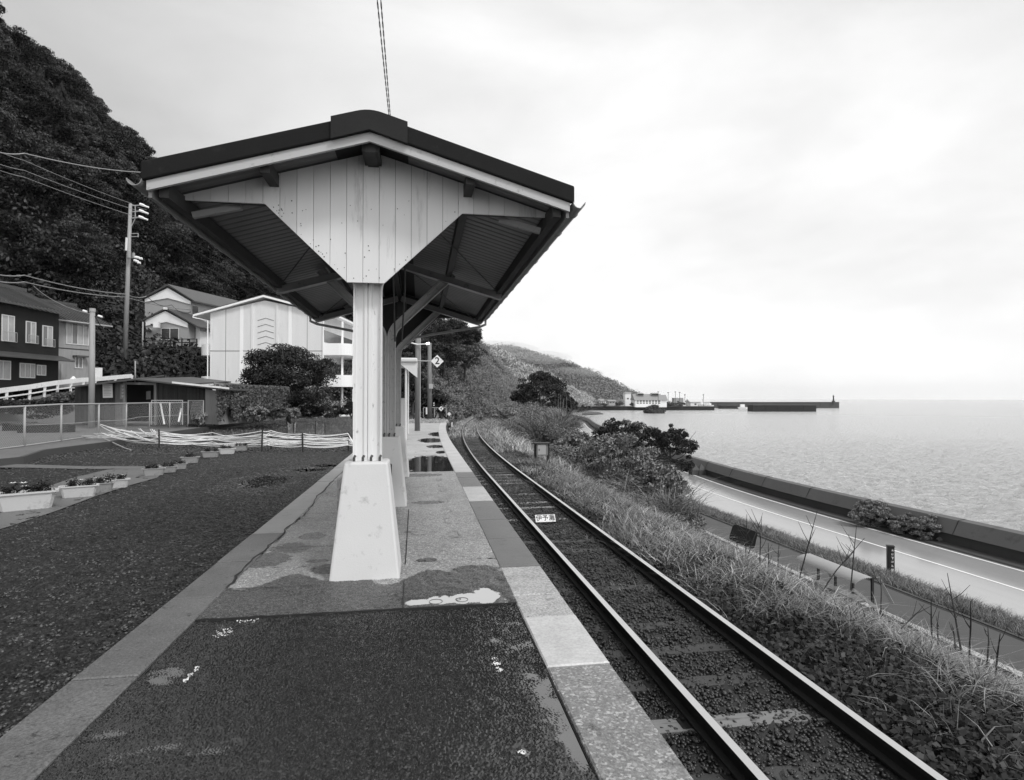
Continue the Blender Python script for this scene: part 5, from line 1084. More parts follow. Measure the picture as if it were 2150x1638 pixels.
# individual forest trees
protoT = []
GRP = 'trees covering the steep hillside'; LABT = 'dark leafy tree in the dense forest on the steep hillside'
for k in range(6):
    rg = np.random.default_rng(600+k); t = empty('forest_tree', (0, 0, -500), label=LABT, cat='tree', group=GRP)
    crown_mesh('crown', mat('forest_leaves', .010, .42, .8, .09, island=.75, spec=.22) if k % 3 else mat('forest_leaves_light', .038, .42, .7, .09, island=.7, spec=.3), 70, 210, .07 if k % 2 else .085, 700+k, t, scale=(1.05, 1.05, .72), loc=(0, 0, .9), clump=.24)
    if k == 5:
        ch = [c_ for c_ in t.children][0]; co_ = np.empty(len(ch.data.vertices)*3, dtype=np.float32); ch.data.vertices.foreach_get('co', co_); co_ = co_.reshape(-1, 3); z_ = (co_[:, 2]+.75)/1.6; f_ = np.clip(1.05-z_, .05, 1)*.85; co_[:, 0] *= f_; co_[:, 1] *= f_; co_[:, 2] = co_[:, 2]*1.4+.3; ch.data.vertices.foreach_set('co', co_.ravel()); ch.data.update()
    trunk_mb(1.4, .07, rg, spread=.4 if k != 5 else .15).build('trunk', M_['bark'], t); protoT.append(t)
rg = np.random.default_rng(5); cand = 9000; u = rg.random(cand); v = rg.random(cand)*.845; P = sA(u, v); zc = zc_np(P)
pxx = CX+F*((P[:, 0]*math.cos(YAW)-P[:, 1]*math.sin(YAW))/zc); keep = (zc > 48) & (pxx > -90) & (pxx < 860); P = P[keep]; zc = zc[keep]; pxx = pxx[keep]; v = v[keep]
hpx = 837-(P[:, 2]-CAMZ)*F/zc
ok = ~((hpx > 560) & (pxx > 225) & (pxx < 450) & (zc < 82)) & ~((hpx > 640) & (pxx > 400) & (pxx < 750)) & ~((zc < 56) & (pxx < 240)); P, zc, v = P[ok], zc[ok], v[ok]
chosen = []; R_of = lambda z: 2.0+z*.0135
for i in range(len(P)):
    r_ = R_of(zc[i]); good = True
    for (q, rq) in chosen:
        d = P[i]-q
        if d[0]*d[0]+d[1]*d[1]+d[2]*d[2]*.6 < (1.02*(r_+rq)/1.42)**2: good = False; break
    if good: chosen.append((P[i], r_))
    if len(chosen) >= 292: break
print('forest trees', len(chosen))
for k, (p, r_) in enumerate(chosen):
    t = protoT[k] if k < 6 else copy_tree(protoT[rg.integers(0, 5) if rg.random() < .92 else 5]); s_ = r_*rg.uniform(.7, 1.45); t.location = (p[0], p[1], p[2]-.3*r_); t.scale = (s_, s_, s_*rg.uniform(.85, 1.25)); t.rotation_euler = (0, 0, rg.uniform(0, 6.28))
# undergrowth between them
def cover(name, samp, n, leaf, m_, seed, lift, v1=.85, clump=None, u0=0, u1=1, lab=None, v0=0, pxr=(-120, 2300), ok=None, bump=1.0):
    rg = np.random.default_rng(seed); nc = n//60; u = u0+(u1-u0)*rg.random(nc); v = v0+(v1-v0)*rg.random(nc); c = samp(u, v); zc = zc_np(c); px = CX+F*((c[:, 0]*math.cos(YAW)-c[:, 1]*math.sin(YAW))/zc); py = 837-(c[:, 2]-CAMZ)*F/zc
    k = (px > pxr[0]) & (px < pxr[1]) & (zc > 20)
    if ok: k &= ok(px, py, zc)
    c = c[k]; nc = len(c); cr = lift*rg.uniform(.5, 1.5, nc); d = sphere_dirs(nc*60, rg); d[:, 2] = np.abs(d[:, 2])*bump+.1; d = unit(d); idx = np.repeat(np.arange(nc), 60); Pp = c[idx]+d*cr[idx][:, None]*rg.uniform(.7, 1.05, (nc*60, 1))
    V, Fq = leaf_quads(Pp, d, leaf, rg, jitter=.55); return tag(npmesh(name, V, Fq, m_), lab, 'undergrowth', kind='stuff')
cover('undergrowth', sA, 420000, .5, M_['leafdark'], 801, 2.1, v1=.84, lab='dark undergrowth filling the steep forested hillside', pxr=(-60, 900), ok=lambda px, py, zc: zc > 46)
cover('slope_plants', sA, 60000, .24, mat('slope_leaves', .075, .45, .5, .3, island=.6), 802, .75, v0=0, v1=.10, u0=.22, u1=.66, lab='ferns and weeds covering the bank below the white hillside house', pxr=(190, 440))
# hill B : steep cutting beside the track
FB = [(-12, 44, -.2), (-7, 54, -.4), (-3.0, 64, -.6), (3.0, 76, -.7), (8.3, 90, -.8), (13.6, 104, -.8), (19, 118, -.9), (26, 135, -1), (34, 158, -1)]
rb = [(790, 700, 84), (830, 695, 86), (870, 690, 90), (915, 694, 96), (965, 700, 102), (1000, 722, 112), (1035, 762, 124), (1062, 785, 142), (1085, 806, 172)]
RB = [tuple(Q(a, b, D)-Vector((0, 0, 1.2))) for a, b, D in rb]
hB_, sB = loft('hillside', [profile(f, r, [0, .15, .4, .7, .88, 1], [0, .28, .56, .8, .93, 1], back=(-12, 25, -6)) for f, r in zip(FB, RB)], 110, 70, M_['forestfloor'], .5, 19)
slopeM = mat('slope_shrub_leaves', .22, .5, .55, .16, island=.5, spec=.35)
cover('hillside_shrubs', sB, 330000, .20, slopeM, 811, .95, v1=.86, lab='pale tangled shrubs covering the steep cutting beside the track')
# dark trees along the top of the cutting
cnt = 0
for (px, py, D, w_, h_, lab) in [(860, 726, 84, 95, 80, 'dark tree crowning the cutting just right of the canopy columns'), (905, 724, 88, 100, 82, 'broad dark tree above the diamond sign'), (950, 722, 92, 85, 70, 'layered dark pine on the brow of the cutting'), (983, 726, 95, 60, 52, 'flat topped dark pine leaning out from the brow of the cutting'), (885, 770, 74, 90, 80, 'dark tree on the slope directly behind the diamond sign'), (930, 775, 80, 90, 75, 'dark bushy tree part way down the cutting'), (975, 768, 86, 70, 60, 'small dark tree below the flat topped pine'), (865, 860, 58, 70, 110, 'dark tree at the platform end behind the poles'), (905, 872, 64, 60, 80, 'dark tree at the foot of the cutting behind the small signs'), (850, 800, 66, 80, 90, 'dark tree between the column and the thick pole')]:
    tree('broadleaf_tree' if 'pine' not in lab else 'pine_tree', px, py+h_*.35, w_, h_*1.1, D, 'leafdark' if cnt != 6 else 'leafmid', .26, (46, 240), lab, 900+cnt, cz=.62, zs=.36, clump=.3, tr_=.18); cnt += 1
# hill C and D
def farhill(name, foot, ridge, m_, seed, leaf, lift, n, lab, ts=[0, .3, .6, .85, 1], zs=[0, .34, .64, .88, 1], back=(-60, 160, -30)):
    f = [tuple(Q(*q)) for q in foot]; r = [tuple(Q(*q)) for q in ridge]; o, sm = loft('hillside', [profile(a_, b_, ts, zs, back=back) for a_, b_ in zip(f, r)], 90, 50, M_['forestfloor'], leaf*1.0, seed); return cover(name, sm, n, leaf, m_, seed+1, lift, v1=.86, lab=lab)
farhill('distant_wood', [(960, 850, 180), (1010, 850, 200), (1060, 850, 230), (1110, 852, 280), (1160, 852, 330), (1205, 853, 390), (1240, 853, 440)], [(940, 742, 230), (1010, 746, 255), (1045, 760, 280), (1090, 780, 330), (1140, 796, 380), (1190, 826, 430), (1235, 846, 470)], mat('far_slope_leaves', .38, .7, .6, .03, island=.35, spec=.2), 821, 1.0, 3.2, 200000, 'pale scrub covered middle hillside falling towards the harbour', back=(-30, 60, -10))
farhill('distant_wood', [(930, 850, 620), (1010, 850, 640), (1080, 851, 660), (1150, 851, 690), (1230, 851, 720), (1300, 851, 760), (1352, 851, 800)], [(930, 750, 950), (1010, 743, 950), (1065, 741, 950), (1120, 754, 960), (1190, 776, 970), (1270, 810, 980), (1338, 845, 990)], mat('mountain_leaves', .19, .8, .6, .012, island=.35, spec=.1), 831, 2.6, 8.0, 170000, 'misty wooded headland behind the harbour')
# low land carrying the harbour
def zpoly(name, pxs, z, m_, th=0, kind='structure'):
    m = MB(); m.prism([at(a, b, Z=z) for a, b in pxs], (0, 0, -th)) if th else m.add([at(a, b, Z=z) for a, b in pxs], [tuple(range(len(pxs)))]); return tag(m.build(name, m_), kind=kind)
zpoly('coastal_land', [(1000, 853.5), (1110, 853), (1200, 853), (1400, 853.2), (1430, 852), (1430, 846.5), (1000, 846.5)], -5.0, M_['concdark'], 3.2)
def qblock(name, x0, x1, yt, yb, dep, m_, lab, cat, mtop=None):
    a_, b_ = at(x0, yb, Z=SEA), at(x1, yb, Z=SEA); h = (yb-yt)*_zc(a_)/F; t = empty(name, (a_+b_)/2, label=lab, cat=cat); m = MB()
    dr = (b_-a_).normalized(); nn = Vector((-dr.y, dr.x, 0)); m.prism([a_-Vector((0, 0, 1)), b_-Vector((0, 0, 1)), b_+nn*dep-Vector((0, 0, 1)), a_+nn*dep-Vector((0, 0, 1))], (0, 0, h*.86+1)); mover(m.build('wall', m_), t, t.location)
    m = MB(); m.prism([a_+Vector((0, 0, h*.86))-nn*.3, b_+Vector((0, 0, h*.86))-nn*.3, b_+nn*dep+Vector((0, 0, h*.86)), a_+nn*dep+Vector((0, 0, h*.86))], (0, 0, h*.14)); mover(m.build('cap', mtop or M_['harbour2']), t, t.location)
    m = MB(); ln = (b_-a_).length; k = int(ln/9)
    for i in range(1, k): p = a_+dr*ln*i/k; m.box(p+Vector((0, 0, h*.42))-nn*.05, (.35, .35, h*.8))
    if k > 1: mover(m.build('buttresses', m_), t, t.location)
    return t
qblock('quay', 1215, 1500, 853.4, 861.5, 30, M_['harbour'], 'long dark quay wall in front of the harbour buildings', 'quay')
qblock('breakwater', 1488, 1762, 844.2, 857, 8, M_['harbour2'], 'farthest long breakwater with the light tower at its end', 'breakwater')
qblock('breakwater', 1581, 1714, 849.5, 864.5, 10, M_['harbour'], 'nearest dark detached breakwater block in the sea', 'breakwater')
qblock('breakwater', 1514, 1552, 851, 858.5, 8, M_['harbour'], 'short dark breakwater between the quay and the white boat', 'breakwater')
zpoly('sandbank', [(1222, 867.5), (1240, 865), (1258, 865.5), (1267, 868.5), (1245, 870), (1222, 870)], SEA+.4, M_['harbour2'], .6)
t = empty('rocky_islet', at(1376, 868, Z=SEA), label='small dark overgrown islet in front of the quay', cat='islet'); crown_mesh('rock', M_['harbour2'], 30, 200, 1.1, 77, t, scale=(6.3, 5, 4.6), loc=(0, 0, .2))
m = MB(); m.tube([(0, 0, -2), (0, 0, 1.6), (0, 0, 3.6)], [6, 4.5, 1.5], 12); m.build('core', M_['harbour'], t)
# light tower
t = empty('light_tower', at(1750, 845, D=584), label='little light tower on the far breakwater end', cat='light tower'); m = MB(); m.tube([(0, 0, -1), (0, 0, 1.6)], 1.5, 10); m.tube([(0, 0, 1.6), (0, 0, 5.2)], [.75, .5], 10); m.build('tower', M_['harbour2'], t); m = MB(); m.tube([(0, 0, 5.2), (0, 0, 6.6)], .7, 8); m.tube([(0, 0, 6.6), (0, 0, 7.6)], .15, 5); m.build('lantern', M_['harbour'], t)
# harbour hall
def hb(px0, px1, pyb, pyt, D, dep, name, lab, cat, wm, rm, roofpy=None, hip=0, wins=None, dorm=None):
    a_, b_ = at(px0, pyb, D=D), at(px1, pyb, D=D); h = (pyb-pyt)*D/F; t = empty(name, (a_+b_)/2, label=lab, cat=cat); dr = (b_-a_); dr.z = 0; ln = dr.length; dr.normalize(); nn = Vector((-dr.y, dr.x, 0)); P = lambda u, z, o_=0: a_+dr*u+nn*o_+Vector((0, 0, z))
    m = MB(); m.prism([P(0, -1), P(ln, -1), P(ln, h), P(0, h)], nn*dep); mover(m.build('wall', wm), t, t.location)
    if roofpy:
        hr = (pyb-roofpy)*D/F; m = MB(); e = .8
        m.prism([P(-e, h, -e), P(-e, hr, dep/2), P(-e, h, dep+e)], dr*(ln+2*e)); mover(m.build('roof', rm), t, t.location)
    if wins:
        for (u0, u1, v0, v1) in wins: m = MB(); m.prism([P(u0*ln, v0*h, -.05), P(u1*ln, v0*h, -.05), P(u1*ln, v1*h, -.05), P(u0*ln, v1*h, -.05)], nn*.1); mover(m.build('window', M_['glass']), t, t.location)
    if dorm:
        for (u0, u1) in dorm:
            m = MB(); m.prism([P(u0*ln, hr*.86, dep*.25), P(u0*ln, hr*1.02, dep*.25), P(u0*ln, hr*1.09, dep*.5), P(u0*ln, hr*.86, dep*.6)], dr*(u1-u0)*ln); dd = mover(m.build('dormer', rm), t, t.location); m = MB(); m.prism([P(u0*ln+.3, hr*.9, dep*.25-.1), P(u1*ln-.3, hr*.9, dep*.25-.1), P(u1*ln-.3, hr*1.0, dep*.25-.1), P(u0*ln+.3, hr*1.0, dep*.25-.1)], nn*.1); mover(m.build('vent_opening', M_['void']), dd, t.location)
    return t
W_ = [(x+.01, x+.085, .70, .92) for x in np.arange(.04, .95, .115)]+[(x+.01, x+.085, .40, .58) for x in np.arange(.04, .95, .115)]
hb(1334, 1390, 852.5, 840, 470, 16, 'harbour_hall', 'large harbour hall with grey pitched roof and two roof vents', 'hall', M_['housewhite'], M_['hroof'], 827, wins=W_, dorm=[(.12, .36), (.66, .92)])
hb(1389, 1400, 852.5, 841, 474, 12, 'harbour_annex', 'small pitched annex at the right end of the harbour hall', 'annex', M_['housewhite'], M_['hroof'], 829)
hb(1313, 1325, 852.5, 824.5, 500, 9, 'white_tower_building', 'tall white windowless block left of the harbour hall', 'building', M_['housewhite'], M_['hroof'], 823, wins=[(.3, .6, .5, .6)])
hb(1450, 1491, 852, 844, 500, 14, 'boat_shed', 'low pale gabled boat shed on the quay', 'boat shed', M_['housewhite'], M_['frame'], 838, wins=[(.2, .3, .2, .6)])
hb(1416, 1435, 851, 835.5, 510, 8, 'net_store', 'grey boxy store above the trees on the quay', 'store', M_['housemid'], M_['hroof'], wins=[(.3, .5, .4, .6)])
rg2 = random.Random(3)
LH = ['white house beside the pine, first of the harbour village', 'low grey roofed house in the harbour village shore row', 'pale narrow house between two grey roofs in the village', 'long white house with a dark roof in the village', 'small pale house set back under the headland', 'wide white house in the middle of the village shore', 'dark roofed house next to the wide white one', 'pale cube shaped house on the village shore', 'white house with the tallest roof of the village', 'last low house before the tall white block']
xs = [1204, 1217, 1229, 1240, 1253, 1263, 1276, 1285, 1297, 1306]
for i, x in enumerate(xs):
    w_ = rg2.uniform(8, 14); b0 = 851.5-rg2.uniform(0, 3); hh = rg2.uniform(6, 9); hb(x-w_/2, x+w_/2, b0, b0-hh, 480+rg2.uniform(-25, 60), 8, 'village_house', LH[i], 'house', M_['housewhite'] if i % 3 != 1 else M_['housemid'], M_['hroof'] if i % 2 else M_['tile'], b0-hh-rg2.uniform(2.5, 4.5), wins=[(.2, .4, .4, .8), (.6, .8, .4, .8)])
# village greenery
for i, (x, w_, h_) in enumerate([(1225, 26, 8), (1262, 30, 7), (1300, 22, 9), (1408, 30, 9), (1428, 26, 8), (1330, 14, 7)]):
    shrub(x, 852.8, w_, h_, D=478, mat_='leafmid', leaf=.9, n=(24, 60), lab=['clump of trees in front of the village houses by the pine', 'clump of trees in the middle of the harbour village', 'clump of trees left of the tall white block', 'clump of trees right of the harbour hall', 'clump of trees below the grey boxy store', 'clump of trees at the left end of the harbour hall'][i], name='tree_clump', seed=950+i, cat='trees')
for (x, yt, lab) in [(1382, 823, 'thin lamp mast in front of the harbour hall'), (1403, 824.5, 'floodlight mast just right of the harbour hall'), (1418, 823, 'dark mast near the grey boxy store'), (1427, 824, 'shorter dark mast beside the grey boxy store'), (1438, 829, 'pale thin mast on the open quay'), (1477, 829, 'thin mast in front of the boat shed')]:
    t = empty('mast', at(x, 853, D=465), label=lab, cat='mast'); h = (853-yt)*465/F; m = MB(); m.tube([(0, 0, 0), (0, 0, h)], .16, 5); m.build('shaft', M_['stalk'], t); m = MB(); m.box((0, 0, h), (1.2, .4, .5)); m.build('lamp_head', M_['stalk'], t)
def boat(px, py, D, L_, lab):
    t = empty('boat', at(px, py, D=D), label=lab, cat='boat'); m = MB(); s_ = [(-.5, .32), (-.2, .5), (.2, .5), (.5, .0)]; h_ = L_*.13
    V = [(x*L_, y*L_*.3, h_) for x, y in s_]+[(x*L_, -y*L_*.3, h_) for x, y in s_[::-1]]; V2 = [(v[0]*.85, v[1]*.6, -h_*.3) for v in V]; n = len(V); m.add(V+V2, [tuple(range(n)), tuple(range(2*n-1, n-1, -1))]+[(i, n+i, n+(i+1) % n, (i+1) % n) for i in range(n)]); m.build('hull', M_['boatw'], t)
    m = MB(); m.box((-.1*L_, 0, h_*1.9), (L_*.35, L_*.17, h_*1.8)); m.build('cabin', M_['boatw'], t, bevel=.1); m = MB(); m.tube([(-.05*L_, 0, h_*2.6), (-.05*L_, 0, h_*5)], .06*L_*.2, 5); m.build('mast', M_['stalk'], t)
boat(1561, 858, at(1561, 860, Z=SEA).y, 9.5, 'small white boat at its mooring between the breakwaters'); boat(1476, 852.0, 490, 9, 'white boat drawn up before the boat shed'); boat(1492, 852.6, 480, 6, 'tiny white boat at the right end of the quay')
# ================================================================== VEGETATION ON THE SEA SIDE
def pos_bank(n, y0, y1, s0, s1, rng, pw=1.0):
    y = y0+(y1-y0)*rng.random(n)**pw; s = s0+(s1-s0)*rng.random(n); a = tr(y)+4.2; b = rds(y)-3.4; x = a+(b-a)*s; return np.stack([x, y, np.interp(s, PS, PZ)], 1)
def patchy(P, rng, scale, thr, seed):
    r = np.random.default_rng(seed); k = r.normal(0, 1, (6, 2))*scale; ph = r.uniform(0, 6.28, 6); q = sum(np.sin(P[:, 0]*k[i, 0]+P[:, 1]*k[i, 1]+ph[i]) for i in range(6)); return P[q+rng.normal(0, .8, len(P)) > thr]
def blades(name, P, h, wd, m_, rng, lab, bend=.6, seg=3, cat='grass'):
    n = len(P); a = rng.uniform(0, 6.283, n); hh = h*rng.uniform(.45, 1.35, n); L_ = hh*bend*rng.uniform(.2, 1.5, n); dx, dy = np.cos(a), np.sin(a); ww = wd*rng.uniform(.6, 1.3, n)*(.7+.3*hh/np.maximum(h, 1e-6)); V = []
    sa = rng.uniform(0, 6.283, n); sx, sy = np.cos(sa), np.sin(sa)
    for i in range(seg+1):
        t = i/seg; out = L_*t**1.7; up = hh*(t-.35*bend*t**3.0); w_ = ww*(1-t)**.7*.5 if i < seg else ww*.04
        c = P+np.stack([dx*out, dy*out, up], 1); o_ = np.stack([sx*w_, sy*w_, 0*w_], 1); V += [c-o_, c+o_]
    V = np.stack(V, 1).reshape(-1, 3); k = 2*(seg+1); b = (np.arange(n)*k)[:, None]; Fq = np.concatenate([b+np.array([2*i, 2*i+1, 2*i+3, 2*i+2]) for i in range(seg)], 0)
    return tag(npmesh(name, V, Fq, m_), lab, cat, kind='stuff')
def tufted(P, rng, per, spread):
    Q_ = np.repeat(P, per, 0); Q_[:, :2] += rng.normal(0, spread, (len(Q_), 2)); return Q_
rg = np.random.default_rng(71)
P = pos_bank(2600, 7, 46, -.045, .27, rg, 1.0); P = patchy(P, rg, .9, .3, 3); blades('dry_grass', tufted(P, rg, 26, .13), .30, .012, M_['leafpale'], rg, 'pale dry grass along the top of the bank beside the track', bend=.9)
P = pos_bank(5200, 4.2, 60, -.05, .36, rg, 1.2); P = np.concatenate([patchy(P, rg, 1.3, .0, 4), patchy(pos_bank(520, 3.2, 10, -.04, .34, rg, 1.0), rg, 2.2, .2, 5)]); blades('bank_grass', tufted(P, rg, 26, .11), .34, .013, M_['grassmid'], rg, 'arching green grass tufts on the bank between track and path', bend=1.1)
P = pos_bank(1500, 5, 50, .0, .66, rg, 1.1); P = np.concatenate([P, pos_bank(260, 3, 9, -.04, .3, rg, 1.0)]); blades('dark_grass', tufted(P, rg, 22, .16), .26, .012, M_['grassdark'], rg, 'short dark grass over the bank between track and path', bend=.9)
P = pos_bank(4200, 12, 70, .84, .995, rg, 1.0); blades('verge_grass', tufted(P, rg, 22, .14), .36, .018, M_['grassmid'], rg, 'grass on the verge between the footpath and the coast road', bend=.7)
P = pos_bank(900, 28, 100, .0, .5, rg, 1.0); blades('far_grass', tufted(P, rg, 26, .3), .7, .035, M_['leafpale'], rg, 'pale rough grass swallowing the far bend of the track', bend=.9)
P = pos_bank(620, 4.5, 26, .04, .5, rg, 1.15); blades('long_grass', tufted(P, rg, 14, .06), .50, .016, M_['longg'], rg, 'tall arching grass clumps on the near bank', bend=1.2, seg=4)
# broad leaved ground cover
P = pos_bank(110000, 2.2, 22, -.06, .42, rg, 1.8); P = patchy(P, rg, .9, -.8, 9); P[:, 2] += rg.uniform(.02, .16, len(P)); V, Fq = leaf_quads(P, np.tile([-.2, -.3, 1.], (len(P), 1)), .06, rg, aspect=.7, jitter=.6); tag(npmesh('ground_cover', V, Fq, mat('cover_leaves', .024, .5, .8, 1.1, island=.7, spec=.2)), 'dark broad leaved ground cover spreading over the near bank', 'ground cover', kind='stuff')
# weeds in and beside the track
def pos_track(n, y0, y1, u0, u1, z, rng, pw=1.0): y = y0+(y1-y0)*rng.random(n)**pw; u = u0+(u1-u0)*rng.random(n); return np.stack([2.7+tr(y)+u, y, np.full(n, z)], 1)
P = np.concatenate([patchy(pos_track(1000, 7, 60, -.5, .5, -1.02, rg, .8), rg, .8, .2, 12), patchy(pos_track(1100, 6, 60, -1.5, -.6, -1.04, rg, .9), rg, .8, 0, 13), patchy(pos_track(1300, 6, 60, .6, 1.6, -1.03, rg, .8), rg, .8, -1, 14)]); blades('track_weeds', tufted(P, rg, 14, .06), .11, .008, M_['grassmid'], rg, 'small weeds and grass growing between the rails', bend=1.0)
P = pos_track(1400, 38, 110, -1.6, 1.7, -1.03, rg, .9); blades('track_grass', tufted(P, rg, 14, .22), .22, .03, M_['leafpale'], rg, 'pale grass over the rails at the far bend', bend=.8)
P = np.concatenate([np.stack([np.interp(y_, [36, 43], [edgeL(36), edgeL(43)])+rg.random(700)*4.0, y_, np.zeros(700)], 1) for y_ in [37+6.5*rg.random(700)]]); P = P[P[:, 0] < edgeR(40)-.1]; blades('platform_grass', tufted(P, rg, 12, .15), .13, .022, M_['leafpale'], rg, 'pale grass taking over the far end of the platform', bend=.9)
P = np.stack([-1-rg.random(1500)*22, 26+rg.random(1500)*26, np.full(1500, -.04)], 1); P = P[(P[:, 0] < -3) & ((P[:, 1] > 31) | (P[:, 0] > -10))]; blades('yard_grass', tufted(P, rg, 12, .3), .10, .02, M_['grassmid'], rg, 'thin grass over the far part of the yard', bend=.8)
# kudzu and bramble masses on the bank
def mass(name, pts, m_, leaf, n, seed, lab, spread=.7):
    rg = np.random.default_rng(seed); Pp = []; Nn = []
    for (px, py, D, r_) in pts:
        c = np.array(at(px, py, D=D)); d = sphere_dirs(n, rg); d[:, 2] = np.abs(d[:, 2]); k = rg.integers(0, 12, n); sub = sphere_dirs(12, rg)*r_*.55; sub[:, 2] = np.abs(sub[:, 2])*.7; Pp.append(c+sub[k]+d*r_*.5*rg.uniform(.6, 1.1, (n, 1))); Nn.append(d)
    V, Fq = leaf_quads(np.concatenate(Pp), np.concatenate(Nn), leaf, rg, jitter=.55); return tag(npmesh(name, V, Fq, m_), lab, 'undergrowth', kind='stuff')
mass('bank_undergrowth', [(1010, 905, 62, 1.5), (1030, 895, 66, 1.5), (1060, 885, 72, 1.8), (1090, 900, 60, 1.8), (1120, 905, 55, 1.8), (1060, 915, 52, 1.3), (1150, 920, 50, 1.7), (1185, 925, 47, 1.6), (1090, 930, 46, 1.1), (1190, 965, 42, 1.2), (1170, 965, 38, 1.2), (1240, 990, 36, 1.1), (1220, 1000, 32, 1.2), (1290, 1010, 34, 1.5), (1270, 1040, 29, 1.2), (1340, 1040, 31, 1.3), (1320, 1070, 26, 1.0), (1385, 1075, 27, 1.0), (1405, 1110, 24, .9), (1440, 1105, 25, .8), (1460, 1140, 22, .7), (1300, 985, 34, 1.6), (1350, 1010, 31, 1.5), (1392, 1040, 28, 1.3), (1262, 965, 38, 1.5), (1418, 1082, 25, 1.0), (1225, 950, 44, 1.1)], mat('bramble_leaves', .12, .45, .5, .3, island=.6), .13, 2600, 41, 'bramble and vine thicket spilling down the bank towards the road')
mass('vine_cover', [(1075, 865, 80, 1.8), (1040, 870, 84, 1.6), (1120, 872, 72, 2.0), (1165, 885, 64, 1.9), (1195, 900, 58, 1.5), (1015, 884, 74, 1.3)], mat('vine_leaves', .20, .5, .45, .3, island=.5), .17, 2200, 43, 'pale vines heaped beyond the wooden box')
# reed clumps
def reeds(px, py, D, r_, h, n, lab, seed, m_='grassmid'):
    rg = np.random.default_rng(seed); b_ = at(px, py, D=D); t = empty('reed_clump', b_, label=lab, cat='reeds'); P = np.zeros((n, 3)); P[:, :2] = rg.normal(0, r_*.5, (n, 2)); o = blades('reed_leaves', P, h, .05, M_[m_], rg, None, bend=1.0, seg=5); del o['kind']; o['kind'] = 'stuff'; o.parent = t
    for k in ('category',): 
        if k in o: del o[k]
    m = MB()
    for i in range(14): q = rg.normal(0, r_*.4, 2); m.tube([(q[0], q[1], 0), (q[0]+rg.normal(0, .2), q[1]+rg.normal(0, .2), h*rg.uniform(.8, 1.25))], [.012, .006], 4)
    m.build('stems', M_['leafpale'], t)['kind'] = 'stuff'
reeds(1150, 940, 52, 1.6, 3.2, 1500, 'tall pale reed clump left of the road bend', 51, 'leaflight'); reeds(1172, 925, 56, 1.3, 3.8, 1000, 'tallest reed clump with feathery stems under the dark pine', 52); reeds(1095, 925, 56, 1.5, 2.6, 1200, 'reed clump behind the wooden box', 53, 'leaflight')
reeds(1250, 1030, 31, 1.3, 2.0, 700, 'bushy reed clump in front of the coast road', 54); reeds(1320, 1035, 31, 1.3, 1.9, 700, 'reed clump on the bank left of the seaside shrub', 55, 'leaflight'); reeds(1375, 1070, 27, 1.1, 1.8, 700, 'drooping reed clump at the road edge', 56); reeds(1305, 995, 38, 1.2, 1.6, 600, 'reed clump below the seaside shrub', 57); reeds(1400, 1095, 24.5, .9, 1.4, 1000, 'short reed clump at the lower end of the thicket', 58)
# seaside shrubs and pines
for i, (px, pb, w_, h_, D, cl, lab) in enumerate([(1295, 985, 95, 95, 52, .3, 'dark seaside shrub nearest the road bend'), (1345, 1000, 110, 100, 49, .28, 'spreading dark seaside shrub in the middle of its row'), (1408, 1012, 105, 108, 46, .26, 'dark wind pruned shrub in front of the seawall')]):
    tree('seaside_shrub', px, pb, w_*1.08, h_*1.12, D, 'leafdark', .16, (120, 110), lab, 1000+i, cz=.5, zs=.5, clump=cl*.55, tr_=.1, cat='shrub')
for i, (px, pb, w_, h_, D, lab) in enumerate([(1138, 905, 125, 125, 84, 'large dark pine standing between the track and the bay'), (1186, 900, 54, 70, 80, 'smaller dark pine leaning to the bay beside the large one'), (1100, 880, 60, 66, 90, 'dark pine at the left foot of the large pine')]):
    tree('pine_tree', px, pb, w_, h_, D, 'leafdark', .26, (120, 130), lab, 1100+i, cz=.6, zs=.40, clump=.17, tr_=.2)
for i, (px, pb, w_, h_, lab) in enumerate([(1834, 1108, 62, 52, 'rounded pale bush against the seawall, nearer the road bend'), (1906, 1122, 52, 38, 'low pale bush in the middle of the bushes by the seawall'), (1956, 1136, 58, 46, 'pale bush against the seawall, closest to the picture edge')]):
    shrub(px, [1104, 1119, 1130][i], w_*1.5, h_*1.05, Z=-5.43, mat_='leaflight', leaf=.11, n=(90, 230), lab=lab, seed=1200+i, clump=.2)
# dead stalks
SL = [((1670, 1234), (1716, 1072)), ((1786, 1228), (1799, 1098)), ((1700, 1267), (1815, 1130)), ((1595, 1241), (1599, 1090)), ((1615, 1208), (1613, 1140)), ((1634, 1202), (1636, 1140)), ((2019, 1358), (1989, 1203)), ((1970, 1342), (1972, 1283)), ((1957, 1345), (1955, 1257)), ((1892, 1306), (1954, 1273)), ((2007, 1355), (1998, 1310)), ((2035, 1360), (2038, 1262)), ((2072, 1384), (2074, 1313)), ((1849, 1286), (1848, 1202)), ((1563, 1186), (1568, 1080)), ((1446, 1107), (1459, 1050)), ((1205, 1023), (1206, 975)), ((1222, 1028), (1232, 990)), ((1325, 1080), (1328, 1040)), ((1360, 1087), (1362, 1045)), ((1340, 1075), (1336, 1035)), ((1460, 1105), (1470, 1048)), ((1560, 1190), (1600, 1085)), ((2090, 1400), (2100, 1330))]
